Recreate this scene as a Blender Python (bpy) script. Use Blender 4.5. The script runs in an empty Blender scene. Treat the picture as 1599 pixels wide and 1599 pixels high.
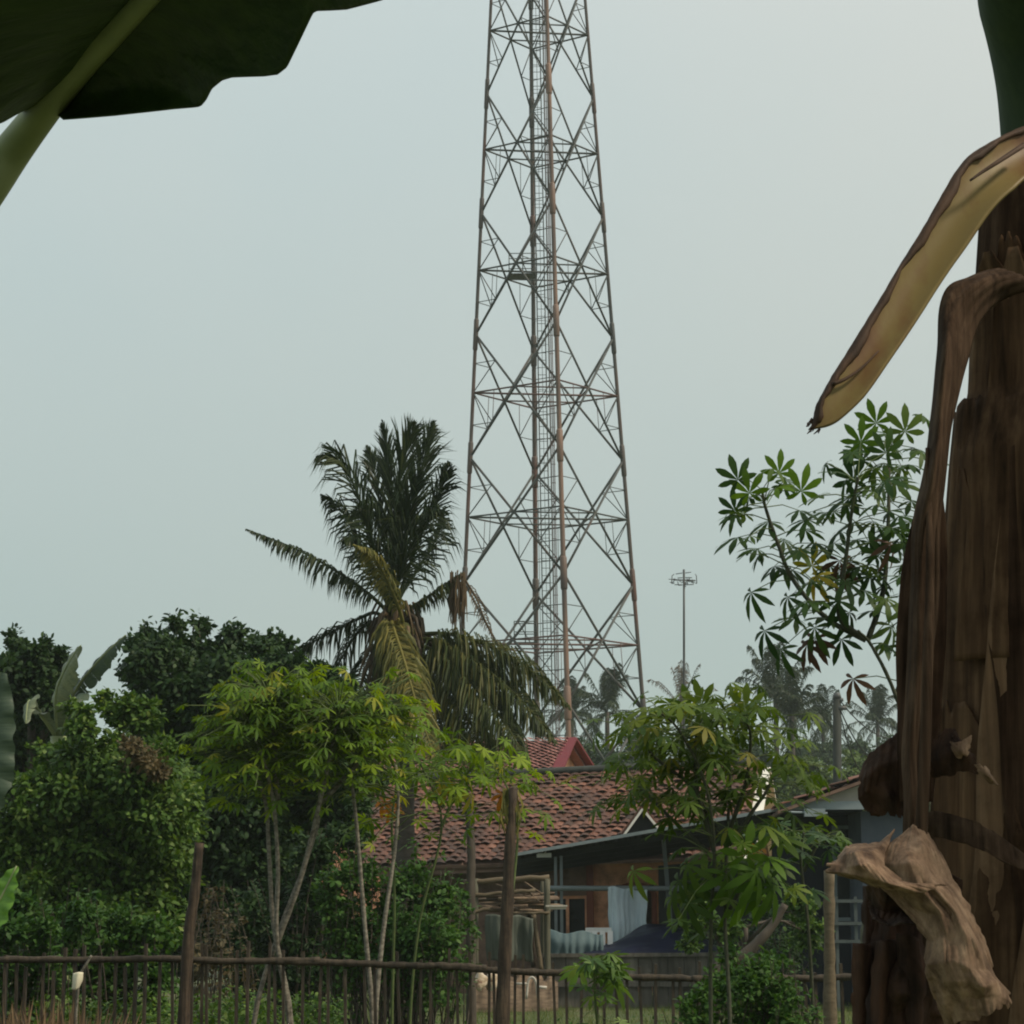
import bpy, math, random
import numpy as np
from mathutils import Vector, noise as mnoise

# ------------------------------------------------------------------ camera, sky, sun
SC = bpy.context.scene
COL = SC.collection
CAM = np.array([0.0, 0.0, 1.6])
FPX = 4000.0                                   # focal length in pixels of the 1599 px photograph
PITCH = math.atan(620.0 / FPX)
ROLL = math.radians(0.35)
_f = np.array([0, math.cos(PITCH), math.sin(PITCH)])
_r0 = np.array([1.0, 0, 0]); _u0 = np.array([0, -math.sin(PITCH), math.cos(PITCH)])
_r = math.cos(ROLL) * _r0 - math.sin(ROLL) * _u0
_u = math.sin(ROLL) * _r0 + math.cos(ROLL) * _u0
cd = bpy.data.cameras.new('camera'); cam = bpy.data.objects.new('camera', cd); COL.objects.link(cam)
cd.sensor_width = 36.0; cd.lens = FPX / 1599.0 * 36.0; cd.clip_start = 0.05; cd.clip_end = 4000
from mathutils import Matrix
cam.matrix_world = Matrix(((_r[0], _u[0], -_f[0], CAM[0]), (_r[1], _u[1], -_f[1], CAM[1]), (_r[2], _u[2], -_f[2], CAM[2]), (0, 0, 0, 1)))
SC.camera = cam

SUN_EL, SUN_AZ = math.radians(48), math.radians(110)     # azimuth measured clockwise from +Y (camera direction): right and behind
SUN_STRENGTH, SUN_ANGLE = 3.0, 8
W = bpy.data.worlds.new('World'); SC.world = W; W.use_nodes = True
nt = W.node_tree; nt.nodes.clear()
def N(nt, t, **kw):
    n = nt.nodes.new(t)
    for k, v in kw.items(): setattr(n, k, v)
    return n
wo = N(nt, 'ShaderNodeOutputWorld'); bg = N(nt, 'ShaderNodeBackground')
sky = N(nt, 'ShaderNodeTexSky'); sky.sky_type = 'NISHITA'; sky.sun_disc = False
sky.sun_elevation = SUN_EL; sky.sun_rotation = SUN_AZ; sky.dust_density = 6.0; sky.air_density = 1.0; sky.ozone_density = 1.0
hs = N(nt, 'ShaderNodeHueSaturation'); hs.inputs['Saturation'].default_value = 0.45; hs.inputs['Value'].default_value = 1.0
nt.links.new(sky.outputs[0], hs.inputs['Color'])
tc = N(nt, 'ShaderNodeTexCoord'); sx = N(nt, 'ShaderNodeSeparateXYZ'); nt.links.new(tc.outputs['Generated'], sx.inputs[0])
rp = N(nt, 'ShaderNodeValToRGB'); nt.links.new(sx.outputs['Z'], rp.inputs[0])
e = rp.color_ramp.elements
e[0].position = 0.0; e[0].color = (3.75, 4.66, 4.35, 1)
e[1].position = 1.0; e[1].color = (6.2, 6.8, 6.7, 1)
a = e.new(0.10); a.color = (4.15, 5.0, 4.75, 1)
a = e.new(0.34); a.color = (5.75, 6.35, 6.05, 1)
no = N(nt, 'ShaderNodeTexNoise'); no.inputs['Scale'].default_value = 2.6; no.inputs['Detail'].default_value = 5; no.inputs['Roughness'].default_value = 0.45
mpw = N(nt, 'ShaderNodeMapping'); mpw.inputs['Location'].default_value = (1.7, 0.6, 0.9); nt.links.new(tc.outputs['Generated'], mpw.inputs[0]); nt.links.new(mpw.outputs[0], no.inputs['Vector'])
cl = N(nt, 'ShaderNodeValToRGB'); m1 = N(nt, 'ShaderNodeMath', operation='MULTIPLY_ADD'); nt.links.new(sx.outputs['X'], m1.inputs[0]); m1.inputs[1].default_value = 0.7; m1.inputs[2].default_value = 0.12
m2 = N(nt, 'ShaderNodeMath', operation='MULTIPLY_ADD'); nt.links.new(no.outputs['Fac'], m2.inputs[0]); m2.inputs[1].default_value = 0.75; nt.links.new(m1.outputs[0], m2.inputs[2])
m2.use_clamp = True; nt.links.new(m2.outputs[0], cl.inputs[0])
cl.color_ramp.elements[0].position = 0.35; cl.color_ramp.elements[0].color = (0.905, 0.955, 1.0, 1)
cl.color_ramp.elements[1].position = 0.68; cl.color_ramp.elements[1].color = (1.085, 1.02, 1.01, 1)
mu = N(nt, 'ShaderNodeMixRGB', blend_type='MULTIPLY'); mu.inputs[0].default_value = 1
nt.links.new(rp.outputs[0], mu.inputs[1]); nt.links.new(cl.outputs[0], mu.inputs[2])
mx = N(nt, 'ShaderNodeMixRGB'); mx.inputs[0].default_value = 0.88
nt.links.new(hs.outputs[0], mx.inputs[1]); nt.links.new(mu.outputs[0], mx.inputs[2])
nt.links.new(mx.outputs[0], bg.inputs[0]); bg.inputs[1].default_value = 0.1
nt.links.new(bg.outputs[0], wo.inputs[0])

sl = bpy.data.lights.new('sun', 'SUN'); sl.energy = SUN_STRENGTH; sl.angle = math.radians(SUN_ANGLE); sl.color = (1.0, 0.87, 0.68)
so = bpy.data.objects.new('sun', sl); COL.objects.link(so)
sd = Vector((math.sin(SUN_AZ) * math.cos(SUN_EL), math.cos(SUN_AZ) * math.cos(SUN_EL), math.sin(SUN_EL)))
so.rotation_euler = sd.to_track_quat('Z', 'Y').to_euler(); so.location = (20, -20, 40)
SC.view_settings.view_transform = 'Standard'; SC.view_settings.look = 'None'
SC.view_settings.exposure = 0.2; SC.view_settings.gamma = 1.0
SC.render.engine = 'CYCLES'
SC.cycles.filter_width = 2.0; SC.cycles.max_bounces = 6; SC.cycles.transparent_max_bounces = 8; SC.cycles.volume_bounces = 1

RNG = np.random.default_rng(7)
random.seed(7)

# ------------------------------------------------------------------ helpers
def at(px, py, Y):
    """the point at forward distance Y (metres) that stands at this place of the photograph"""
    d = _f + (px - 799.5) / FPX * _r - (py - 799.5) / FPX * _u
    return CAM + d * (Y / d[1])
def atz(px, Y, z):
    d = _f + (px - 799.5) / FPX * _r - (1420 - 799.5) / FPX * _u
    p = CAM + d * (Y / d[1]); return np.array([p[0], Y, z])
def V(*a): return np.array(a, float)
def nrm(v):
    v = np.asarray(v, float); return v / np.maximum(np.linalg.norm(v, axis=-1, keepdims=True), 1e-9)

class MB:
    def __init__(s): s.v = []; s.f = {3: [], 4: []}; s.n = 0; s.ng = []
    def add(s, verts, faces):
        verts = np.asarray(verts, float).reshape(-1, 3)
        for fc in faces:
            k = len(fc)
            if k in (3, 4): s.f[k].append(np.array([fc], int) + s.n)
            else: s.ng.append([i + s.n for i in fc])
        s.v.append(verts); s.n += len(verts)
    def addn(s, verts, arr):                      # arr: (M,k) index array
        verts = np.asarray(verts, float).reshape(-1, 3)
        for a in (arr if isinstance(arr, (list, tuple)) else [arr]):
            s.f[a.shape[1]].append(a + s.n)
        s.v.append(verts); s.n += len(verts)
    def build(s, name, m, parent=None, origin=None, smooth=True, solid=0.0):
        if not s.v: return None
        v = np.concatenate(s.v)
        org = np.zeros(3)
        if parent is not None: org = ORG[parent.name]
        elif origin is not None: org = np.asarray(origin, float)
        me = bpy.data.meshes.new(name)
        lv = []; ls = []; pos = 0
        for k in (3, 4):
            if s.f[k]:
                a = np.concatenate(s.f[k]); lv.append(a.ravel()); ls.append(pos + np.arange(len(a)) * k); pos += a.size
        for g in s.ng:
            lv.append(np.array(g)); ls.append(np.array([pos])); pos += len(g)
        lv = np.concatenate(lv).astype(np.int32); ls = np.concatenate(ls).astype(np.int32)
        me.vertices.add(len(v)); me.vertices.foreach_set('co', (v - org).astype(np.float32).ravel())
        me.loops.add(len(lv)); me.loops.foreach_set('vertex_index', lv)
        me.polygons.add(len(ls)); me.polygons.foreach_set('loop_start', ls)
        me.update(calc_edges=True); me.validate()
        me.polygons.foreach_set('use_smooth', np.full(len(me.polygons), smooth))
        me.materials.append(m)
        o = bpy.data.objects.new(name, me); COL.objects.link(o)
        if parent is not None: o.parent = parent
        else: o.location = org
        ORG[o.name] = org
        if solid:
            md = o.modifiers.new('thickness', 'SOLIDIFY'); md.thickness = solid; md.offset = 0
        return o
    # shapes
    def tube(s, pts, rad, n=8, cap=True):
        pts = np.asarray(pts, float); m = len(pts)
        rad = np.full(m, rad, float) if np.isscalar(rad) else np.asarray(rad, float)
        t = np.gradient(pts, axis=0); t = nrm(t)
        a = V(0, 0, 1) if abs(t[0][2]) < 0.9 else V(1, 0, 0)
        u = nrm(np.cross(t[0], a)); us = []
        for i in range(m):
            u = nrm(u - t[i] * np.dot(u, t[i])); us.append(u)
        us = np.array(us); vs = np.cross(t, us)
        an = np.linspace(0, 2 * math.pi, n, endpoint=False)
        ring = pts[:, None, :] + rad[:, None, None] * (np.cos(an)[None, :, None] * us[:, None, :] + np.sin(an)[None, :, None] * vs[:, None, :])
        i = np.arange(m - 1)[:, None] * n; j = np.arange(n)[None, :]; j2 = (j + 1) % n
        q = np.stack([i + j, i + j2, i + n + j2, i + n + j], -1).reshape(-1, 4)
        s.addn(ring, q)
        if cap and n <= 12:
            s.ng.append([s.n - m * n + k for k in range(n)][::-1]); s.ng.append([s.n - n + k for k in range(n)])
    def bar(s, a, b, r, n=5): s.tube([a, b], r, n)
    def box(s, c, size, ax=None):
        ax = np.eye(3) if ax is None else np.asarray(ax, float)
        h = np.asarray(size, float) / 2; c = np.asarray(c, float)
        v = [c + ax[0] * h[0] * x + ax[1] * h[1] * y + ax[2] * h[2] * z for z in (-1, 1) for y in (-1, 1) for x in (-1, 1)]
        s.add(v, [(0, 2, 3, 1), (4, 5, 7, 6), (0, 1, 5, 4), (2, 6, 7, 3), (0, 4, 6, 2), (1, 3, 7, 5)])
    def beam(s, a, b, w, h, up=(0, 0, 1)):
        a = np.asarray(a, float); b = np.asarray(b, float); x = nrm(b - a)
        y = nrm(np.cross(up, x)); z = np.cross(x, y)
        s.box((a + b) / 2, (np.linalg.norm(b - a), w, h), (x, y, z))
    def quadslab(s, a, b, c, d, th):              # slab with thickness below a,b,c,d
        P = [np.asarray(p, float) for p in (a, b, c, d)]
        nn = nrm(np.cross(P[1] - P[0], P[3] - P[0])); Q = [p - nn * th for p in P]
        s.add(P + Q, [(0, 1, 2, 3), (7, 6, 5, 4), (0, 4, 5, 1), (1, 5, 6, 2), (2, 6, 7, 3), (3, 7, 4, 0)])
    def grid(s, G):                               # G: (r,c,3)
        r, c = G.shape[:2]
        i = np.arange(r - 1)[:, None] * c; j = np.arange(c - 1)[None, :]
        q = np.stack([i + j, i + j + 1, i + c + j + 1, i + c + j], -1).reshape(-1, 4)
        s.addn(G.reshape(-1, 3), q)
ORG = {}
def tag(o, label=None, cat=None, group=None, kind=None):
    if label: o['label'] = label
    if cat: o['category'] = cat
    if group: o['group'] = group
    if kind: o['kind'] = kind
    return o
def thing(name, label, cat, loc, group=None):
    o = bpy.data.objects.new(name, None); COL.objects.link(o); o.empty_display_size = 0.2
    o.location = tuple(loc); ORG[o.name] = np.asarray(loc, float)
    return tag(o, label, cat, group)
def copy_thing(o, loc, label=None, rotz=0.0, scale=1.0):
    c = o.copy(); COL.objects.link(c); c.location = tuple(loc); c.rotation_euler = (0, 0, rotz); c.scale = (scale,) * 3
    if label: c['label'] = label
    def rec(src, dst):
        for ch in list(src.children):
            d = ch.copy(); COL.objects.link(d); d.parent = dst; rec(ch, d)
    rec(o, c); ORG[c.name] = np.asarray(loc, float); return c
def cr(P, n):                                     # Catmull-Rom resampling of a polyline (k,d) to n points
    P = np.asarray(P, float); k = len(P)
    if k == 2: 
        t = np.linspace(0, 1, n)[:, None]; return P[0] * (1 - t) + P[1] * t
    Q = np.vstack([2 * P[0] - P[1], P, 2 * P[-1] - P[-2]])
    t = np.linspace(0, k - 1, n); i = np.minimum(t.astype(int), k - 2); f = (t - i)[:, None]
    p0, p1, p2, p3 = Q[i], Q[i + 1], Q[i + 2], Q[i + 3]
    return 0.5 * (2 * p1 + (p2 - p0) * f + (2 * p0 - 5 * p1 + 4 * p2 - p3) * f ** 2 + (3 * p1 - p0 - 3 * p2 + p3) * f ** 3)
def crgrid(G, nr, nc):
    G = np.asarray(G, float); r, c, d = G.shape
    A = cr(G.reshape(r, c * d), nr).reshape(nr, c, d)
    return np.stack([cr(A[i], nc) for i in range(nr)])
def pxgrid(G): return np.array([[at(*p) for p in row] for row in G])
def wob(P, amp, freq, seed=0.0):
    out = np.array(P, float); sh = out.shape; o = out.reshape(-1, 3)
    for i in range(len(o)):
        n = mnoise.noise_vector(Vector(o[i] * freq) + Vector((seed, seed * 1.7, 0)))
        o[i] += np.array(n) * amp
    return o.reshape(sh)

# ------------------------------------------------------------------ materials
def mat(name):
    m = bpy.data.materials.new(name); m.use_nodes = True
    t = m.node_tree; p = t.nodes['Principled BSDF']; return m, t, p
def ramp(t, fac, stops):
    r = N(t, 'ShaderNodeValToRGB'); el = r.color_ramp.elements
    el[0].position = stops[0][0]; el[0].color = (*stops[0][1], 1)
    el[1].position = stops[-1][0]; el[1].color = (*stops[-1][1], 1)
    for p, c in stops[1:-1]:
        x = el.new(p); x.color = (*c, 1)
    t.links.new(fac, r.inputs[0]); return r
def leafmat(name, stops, tr=0.3, rough=0.55, spec=0.16):
    m, t, p = mat(name)
    g = N(t, 'ShaderNodeNewGeometry'); r = ramp(t, g.outputs['Random Per Island'], stops)
    tx = N(t, 'ShaderNodeTexCoord'); nz = N(t, 'ShaderNodeTexNoise'); nz.inputs['Scale'].default_value = 0.9; nz.inputs['Detail'].default_value = 3
    t.links.new(tx.outputs['Object'], nz.inputs['Vector'])
    v = ramp(t, nz.outputs['Fac'], [(0.3, (0.72, 0.78, 0.78)), (0.7, (1.22, 1.16, 1.05))])
    mm = N(t, 'ShaderNodeMixRGB', blend_type='MULTIPLY'); mm.inputs[0].default_value = 1
    t.links.new(r.outputs[0], mm.inputs[1]); t.links.new(v.outputs[0], mm.inputs[2])
    t.links.new(mm.outputs[0], p.inputs['Base Color']); p.inputs['Roughness'].default_value = rough
    p.inputs['Specular IOR Level'].default_value = spec
    if tr:
        tb = N(t, 'ShaderNodeBsdfTranslucent'); ms = N(t, 'ShaderNodeMixShader'); ms.inputs[0].default_value = tr
        hs = N(t, 'ShaderNodeHueSaturation'); hs.inputs['Saturation'].default_value = 1.15; hs.inputs['Value'].default_value = 1.5; hs.inputs['Hue'].default_value = 0.485
        t.links.new(mm.outputs[0], hs.inputs['Color']); t.links.new(hs.outputs[0], tb.inputs[0])
        t.links.new(p.outputs[0], ms.inputs[1]); t.links.new(tb.outputs[0], ms.inputs[2])
        t.links.new(ms.outputs[0], t.nodes['Material Output'].inputs[0])
    return m
def noisemat(name, stops, scale=(4, 4, 4), detail=6, rough=0.75, bump=0.25, island=0.0, metal=0.0, spec=0.3, tr=0.0, bdist=0.01, nrough=0.6, speck=0):
    m, t, p = mat(name)
    tx = N(t, 'ShaderNodeTexCoord'); mp = N(t, 'ShaderNodeMapping'); mp.inputs['Scale'].default_value = scale
    t.links.new(tx.outputs['Object'], mp.inputs[0])
    nz = N(t, 'ShaderNodeTexNoise'); nz.inputs['Scale'].default_value = 1; nz.inputs['Detail'].default_value = detail; nz.inputs['Roughness'].default_value = nrough
    t.links.new(mp.outputs[0], nz.inputs['Vector'])
    r = ramp(t, nz.outputs['Fac'], stops); out = r.outputs[0]
    if speck:
        n2 = N(t, 'ShaderNodeTexNoise'); n2.inputs['Scale'].default_value = speck; n2.inputs['Detail'].default_value = 5; n2.inputs['Roughness'].default_value = 0.7; t.links.new(tx.outputs['Object'], n2.inputs['Vector'])
        v2 = ramp(t, n2.outputs['Fac'], [(0.32, (0.45, 0.42, 0.40)), (0.52, (1, 1, 1)), (0.72, (1.3, 1.25, 1.2))]); m2 = N(t, 'ShaderNodeMixRGB', blend_type='MULTIPLY'); m2.inputs[0].default_value = 1
        t.links.new(out, m2.inputs[1]); t.links.new(v2.outputs[0], m2.inputs[2]); out = m2.outputs[0]
    if island:
        g = N(t, 'ShaderNodeNewGeometry'); v = ramp(t, g.outputs['Random Per Island'], [(0, (1 - island,) * 3), (1, (1 + island,) * 3)])
        mm = N(t, 'ShaderNodeMixRGB', blend_type='MULTIPLY'); mm.inputs[0].default_value = 1
        t.links.new(out, mm.inputs[1]); t.links.new(v.outputs[0], mm.inputs[2]); out = mm.outputs[0]
    t.links.new(out, p.inputs['Base Color']); p.inputs['Roughness'].default_value = rough; p.inputs['Metallic'].default_value = metal
    p.inputs['Specular IOR Level'].default_value = spec
    if bump:
        b = N(t, 'ShaderNodeBump'); b.inputs['Strength'].default_value = bump; b.inputs['Distance'].default_value = bdist
        t.links.new(nz.outputs['Fac'], b.inputs['Height']); t.links.new(b.outputs[0], p.inputs['Normal'])
    if tr:
        tb = N(t, 'ShaderNodeBsdfTranslucent'); ms = N(t, 'ShaderNodeMixShader'); ms.inputs[0].default_value = tr
        t.links.new(out, tb.inputs[0]); t.links.new(p.outputs[0], ms.inputs[1]); t.links.new(tb.outputs[0], ms.inputs[2])
        t.links.new(ms.outputs[0], t.nodes['Material Output'].inputs[0])
    return m
M = {}
M['leaf_dark'] = leafmat('leaf_dark', [(0, (0.01296, 0.03168, 0.01116)), (0.6, (0.02448, 0.054, 0.01736)), (1, (0.0432, 0.0792, 0.0248))], 0.22)
M['leaf_mid'] = leafmat('leaf_mid', [(0, (0.02924, 0.06569, 0.01365)), (0.55, (0.0559, 0.1126, 0.02048)), (0.85, (0.0946, 0.1642, 0.03413)), (1, (0.1634, 0.2252, 0.06825))], 0.28)
M['leaf_shrub'] = leafmat('leaf_shrub', [(0, (0.02691, 0.06864, 0.0132)), (0.7, (0.04485, 0.1073, 0.021)), (1, (0.08521, 0.1544, 0.036))], 0.28)
M['leaf_cassava'] = leafmat('leaf_cassava', [(0, (0.05625, 0.1121, 0.012)), (0.6, (0.1063, 0.1829, 0.016)), (0.93, (0.1625, 0.236, 0.02)), (1, (0.2375, 0.236, 0.03))], 0.38)
M['leaf_cassava_mid'] = leafmat('leaf_cassava_mid', [(0, (0.03276, 0.066, 0.0119)), (0.6, (0.06552, 0.11, 0.017)), (0.95, (0.1123, 0.1584, 0.0255)), (1, (0.1872, 0.1496, 0.034))], 0.36)
M['leaf_cassava_near'] = leafmat('leaf_cassava_near', [(0, (0.0189, 0.0468, 0.0132)), (0.7, (0.0351, 0.0728, 0.0165)), (1, (0.0675, 0.1105, 0.022))], 0.26, 0.5)
M['leaf_bright'] = leafmat('leaf_bright', [(0, (0.05, 0.105, 0.012)), (1, (0.085, 0.16, 0.018))], 0.36)  # brighter leaf green, sunlight on the leaves put into the colour
M['leaf_yellow'] = leafmat('leaf_yellow', [(0, (0.24, 0.25, 0.03)), (1, (0.32, 0.26, 0.04))], 0.4)
M['leaf_dead'] = leafmat('leaf_dead', [(0, (0.05, 0.028, 0.022)), (1, (0.11, 0.06, 0.035))], 0.15)
M['leaf_orange'] = leafmat('leaf_orange', [(0, (0.28, 0.11, 0.02)), (1, (0.36, 0.17, 0.03))], 0.3)
M['leaf_brownish'] = leafmat('leaf_brownish', [(0, (0.06, 0.055, 0.03)), (1, (0.12, 0.09, 0.045))], 0.2)
M['leaf_far'] = leafmat('leaf_far', [(0, (0.022, 0.045, 0.02)), (1, (0.055, 0.09, 0.04))], 0.2)
M['leaf_far_pale'] = leafmat('leaf_far_pale', [(0, (0.06, 0.10, 0.03)), (1, (0.12, 0.17, 0.055))], 0.2)
M['frond'] = leafmat('frond', [(0, (0.0112, 0.0224, 0.0098)), (0.7, (0.0224, 0.0385, 0.014)), (1, (0.042, 0.056, 0.021))], 0.2, 0.45)
M['frond_yellow'] = leafmat('frond_yellow', [(0, (0.06077, 0.07093, 0.02244)), (0.6, (0.1271, 0.1258, 0.03366)), (1, (0.1989, 0.1716, 0.04675))], 0.25)
M['frond_old'] = leafmat('frond_old', [(0, (0.0198, 0.0325, 0.011)), (0.6, (0.0396, 0.05625, 0.016)), (1, (0.0935, 0.09, 0.026))], 0.25)
M['frond_dry'] = leafmat('frond_dry', [(0, (0.045, 0.035, 0.026)), (1, (0.12, 0.085, 0.05))], 0.15)
M['bark'] = noisemat('bark', [(0.3, (0.03, 0.024, 0.018)), (0.7, (0.085, 0.068, 0.052))], (9, 9, 2.5))
M['bark_palm'] = noisemat('bark_palm', [(0.3, (0.035, 0.028, 0.024)), (0.7, (0.085, 0.07, 0.058))], (5, 5, 16), bdist=0.03)
M['bark_light'] = noisemat('bark_light', [(0.35, (0.07, 0.062, 0.045)), (0.65, (0.22, 0.20, 0.16))], (30, 30, 45), bdist=0.004)
M['stem_green'] = noisemat('stem_green', [(0.3, (0.05, 0.08, 0.025)), (0.7, (0.10, 0.13, 0.04))], (30, 30, 30), bump=0.1)
M['stem_near'] = noisemat('stem_near', [(0.3, (0.022, 0.03, 0.018)), (0.7, (0.06, 0.06, 0.035))], (60, 60, 60), bump=0.3)
M['wood_post'] = noisemat('wood_post', [(0.3, (0.0176, 0.01224, 0.0078)), (0.5, (0.044, 0.03024, 0.0195)), (0.7, (0.088, 0.0612, 0.039))], (60, 60, 4), bump=0.8, speck=16)
M['wood_fence'] = noisemat('wood_fence', [(0.3, (0.0152, 0.0126, 0.00868)), (0.7, (0.06384, 0.0476, 0.031))], (35, 35, 9), bump=0.6, island=0.35)
M['bamboo'] = noisemat('bamboo', [(0.3, (0.07, 0.0525, 0.03)), (0.7, (0.14, 0.11, 0.07))], (6, 40, 40), bump=0.2)
M['bamboo_grey'] = noisemat('bamboo_grey', [(0.3, (0.063, 0.063, 0.042)), (0.7, (0.119, 0.1155, 0.0805))], (30, 30, 4), bump=0.2)
M['planks'] = noisemat('planks', [(0.3, (0.045, 0.042, 0.036)), (0.7, (0.12, 0.112, 0.095))], (12, 12, 2), bump=0.5, island=0.35)
M['firewood'] = noisemat('firewood', [(0.3, (0.06, 0.04, 0.028)), (0.7, (0.2, 0.145, 0.095))], (5, 20, 20), island=0.4)
M['tower'] = noisemat('tower', [(0.36, (0.035, 0.04, 0.038)), (0.55, (0.065, 0.07, 0.065)), (0.7, (0.075, 0.052, 0.042))], (1.2, 1.2, 0.35), rough=0.55, bump=0)
M['tower_leg'] = noisemat('tower_leg', [(0.36, (0.045, 0.048, 0.046)), (0.50, (0.075, 0.06, 0.052)), (0.64, (0.11, 0.055, 0.042))], (0.3, 0.3, 0.16), rough=0.5, bump=0, detail=3)
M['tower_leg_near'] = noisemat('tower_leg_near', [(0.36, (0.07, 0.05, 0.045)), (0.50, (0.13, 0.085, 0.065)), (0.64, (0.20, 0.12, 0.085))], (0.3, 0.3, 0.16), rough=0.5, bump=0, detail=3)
M['tower_red'] = noisemat('tower_red', [(0.35, (0.075, 0.05, 0.045)), (0.65, (0.11, 0.05, 0.04))], (1, 1, 0.5), rough=0.6, bump=0)
def tilemat():
    m, t, p = mat('roof_tiles')
    g = N(t, 'ShaderNodeNewGeometry')
    r = ramp(t, g.outputs['Random Per Island'], [(0, (0.052, 0.025, 0.014)), (0.4, (0.105, 0.042, 0.023)), (0.8, (0.138, 0.056, 0.030)), (1, (0.18, 0.085, 0.052))])
    tx = N(t, 'ShaderNodeTexCoord'); nz = N(t, 'ShaderNodeTexNoise'); nz.inputs['Scale'].default_value = 1.1; nz.inputs['Detail'].default_value = 5
    t.links.new(tx.outputs['Object'], nz.inputs['Vector'])
    v = ramp(t, nz.outputs['Fac'], [(0.34, (0.42, 0.42, 0.42)), (0.62, (1.1, 1, 1))])
    mm = N(t, 'ShaderNodeMixRGB', blend_type='MULTIPLY'); mm.inputs[0].default_value = 1
    t.links.new(r.outputs[0], mm.inputs[1]); t.links.new(v.outputs[0], mm.inputs[2]); t.links.new(mm.outputs[0], p.inputs['Base Color'])
    p.inputs['Roughness'].default_value = 0.7; return m
M['tiles'] = tilemat()
M['tiles_far'] = noisemat('tiles_far', [(0.3, (0.17, 0.07, 0.06)), (0.7, (0.26, 0.11, 0.09))], (3, 3, 3), island=0.15, bump=0)
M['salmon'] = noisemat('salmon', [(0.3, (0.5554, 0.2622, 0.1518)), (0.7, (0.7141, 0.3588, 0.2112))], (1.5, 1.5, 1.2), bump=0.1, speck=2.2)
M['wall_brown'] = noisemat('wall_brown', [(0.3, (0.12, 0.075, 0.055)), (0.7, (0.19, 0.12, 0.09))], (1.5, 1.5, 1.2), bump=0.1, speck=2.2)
M['trim_red'] = noisemat('trim_red', [(0.3, (0.14, 0.04, 0.025)), (0.7, (0.19, 0.06, 0.035))], (4, 4, 4), bump=0.1)
M['crimson'] = noisemat('crimson', [(0.3, (0.105, 0.0105, 0.0165)), (0.7, (0.135, 0.015, 0.021))], (4, 4, 4), bump=0)
M['white'] = noisemat('white', [(0.3, (0.55, 0.54, 0.48)), (0.7, (0.72, 0.70, 0.63))], (3, 3, 3), bump=0.1)
M['whitegrey'] = noisemat('whitegrey', [(0.3, (0.36, 0.34, 0.30)), (0.7, (0.52, 0.49, 0.43))], (3, 3, 3), bump=0.1)
M['steel'] = noisemat('steel', [(0.3, (0.13, 0.155, 0.16)), (0.7, (0.2, 0.225, 0.23))], (2, 2, 2), rough=0.5, bump=0)
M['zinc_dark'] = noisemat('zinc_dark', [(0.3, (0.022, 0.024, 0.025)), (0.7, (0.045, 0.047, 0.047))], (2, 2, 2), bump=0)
M['zinc_edge'] = noisemat('zinc_edge', [(0.3, (0.28, 0.30, 0.30)), (0.7, (0.42, 0.44, 0.44))], (2, 2, 2), rough=0.5, bump=0)
M['glass_dark'] = noisemat('glass_dark', [(0.3, (0.01, 0.012, 0.015)), (0.7, (0.02, 0.024, 0.028))], (2, 2, 2), rough=0.15, bump=0, spec=0.5)
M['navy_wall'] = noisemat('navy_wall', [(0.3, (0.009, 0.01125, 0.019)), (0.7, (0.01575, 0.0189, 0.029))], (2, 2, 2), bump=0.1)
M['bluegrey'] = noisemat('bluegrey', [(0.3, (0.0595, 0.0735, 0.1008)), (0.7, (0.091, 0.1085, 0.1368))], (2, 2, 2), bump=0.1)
M['rail_grey'] = noisemat('rail_grey', [(0.3, (0.05, 0.065, 0.065)), (0.7, (0.085, 0.10, 0.10))], (3, 3, 3), bump=0)
M['fascia'] = noisemat('fascia', [(0.3, (0.16, 0.20, 0.22)), (0.7, (0.24, 0.28, 0.30))], (3, 3, 3), bump=0)
M['tarp'] = noisemat('tarp', [(0.3, (0.006, 0.008, 0.022)), (0.7, (0.012, 0.015, 0.042))], (3, 3, 3), rough=0.45, bump=0.3, bdist=0.05)
M['sheet'] = noisemat('sheet', [(0.3, (0.392, 0.486, 0.546)), (0.7, (0.588, 0.675, 0.715))], (2.5, 2.5, 1.5), bump=0.3, bdist=0.03)
M['teal'] = noisemat('teal', [(0.3, (0.05, 0.085, 0.095)), (0.7, (0.10, 0.15, 0.16))], (6, 6, 1), bump=0.3)
M['greycloth'] = noisemat('greycloth', [(0.3, (0.055, 0.066, 0.05225)), (0.7, (0.0935, 0.1045, 0.08525))], (20, 20, 1), bump=0.3, bdist=0.03)
M['plastic_white'] = noisemat('plastic_white', [(0.3, (0.68, 0.68, 0.64)), (0.7, (0.78, 0.78, 0.75))], (3, 3, 3), rough=0.4, bump=0)
M['sack'] = noisemat('sack', [(0.35, (0.15, 0.08, 0.05)), (0.5, (0.45, 0.36, 0.25)), (0.65, (0.6, 0.55, 0.48))], (9, 9, 9), bump=0.4, bdist=0.03)
M['cream'] = noisemat('cream', [(0.3, (0.5, 0.46, 0.33)), (0.7, (0.62, 0.58, 0.44))], (15, 15, 15), bump=0.2)
M['antenna'] = noisemat('antenna', [(0.3, (0.05, 0.055, 0.055)), (0.7, (0.09, 0.095, 0.095))], (4, 4, 4), rough=0.5, bump=0)
M['concrete'] = noisemat('concrete', [(0.3, (0.022, 0.027, 0.023)), (0.7, (0.045, 0.05, 0.044))], (5, 5, 2), bump=0.1)
M['pole_dark'] = noisemat('pole_dark', [(0.3, (0.012, 0.016, 0.013)), (0.7, (0.026, 0.031, 0.026))], (5, 5, 2), bump=0.1)
M['cable'] = noisemat('cable', [(0.3, (0.02, 0.02, 0.02)), (0.7, (0.03, 0.03, 0.03))], (4, 4, 4), bump=0)
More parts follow.
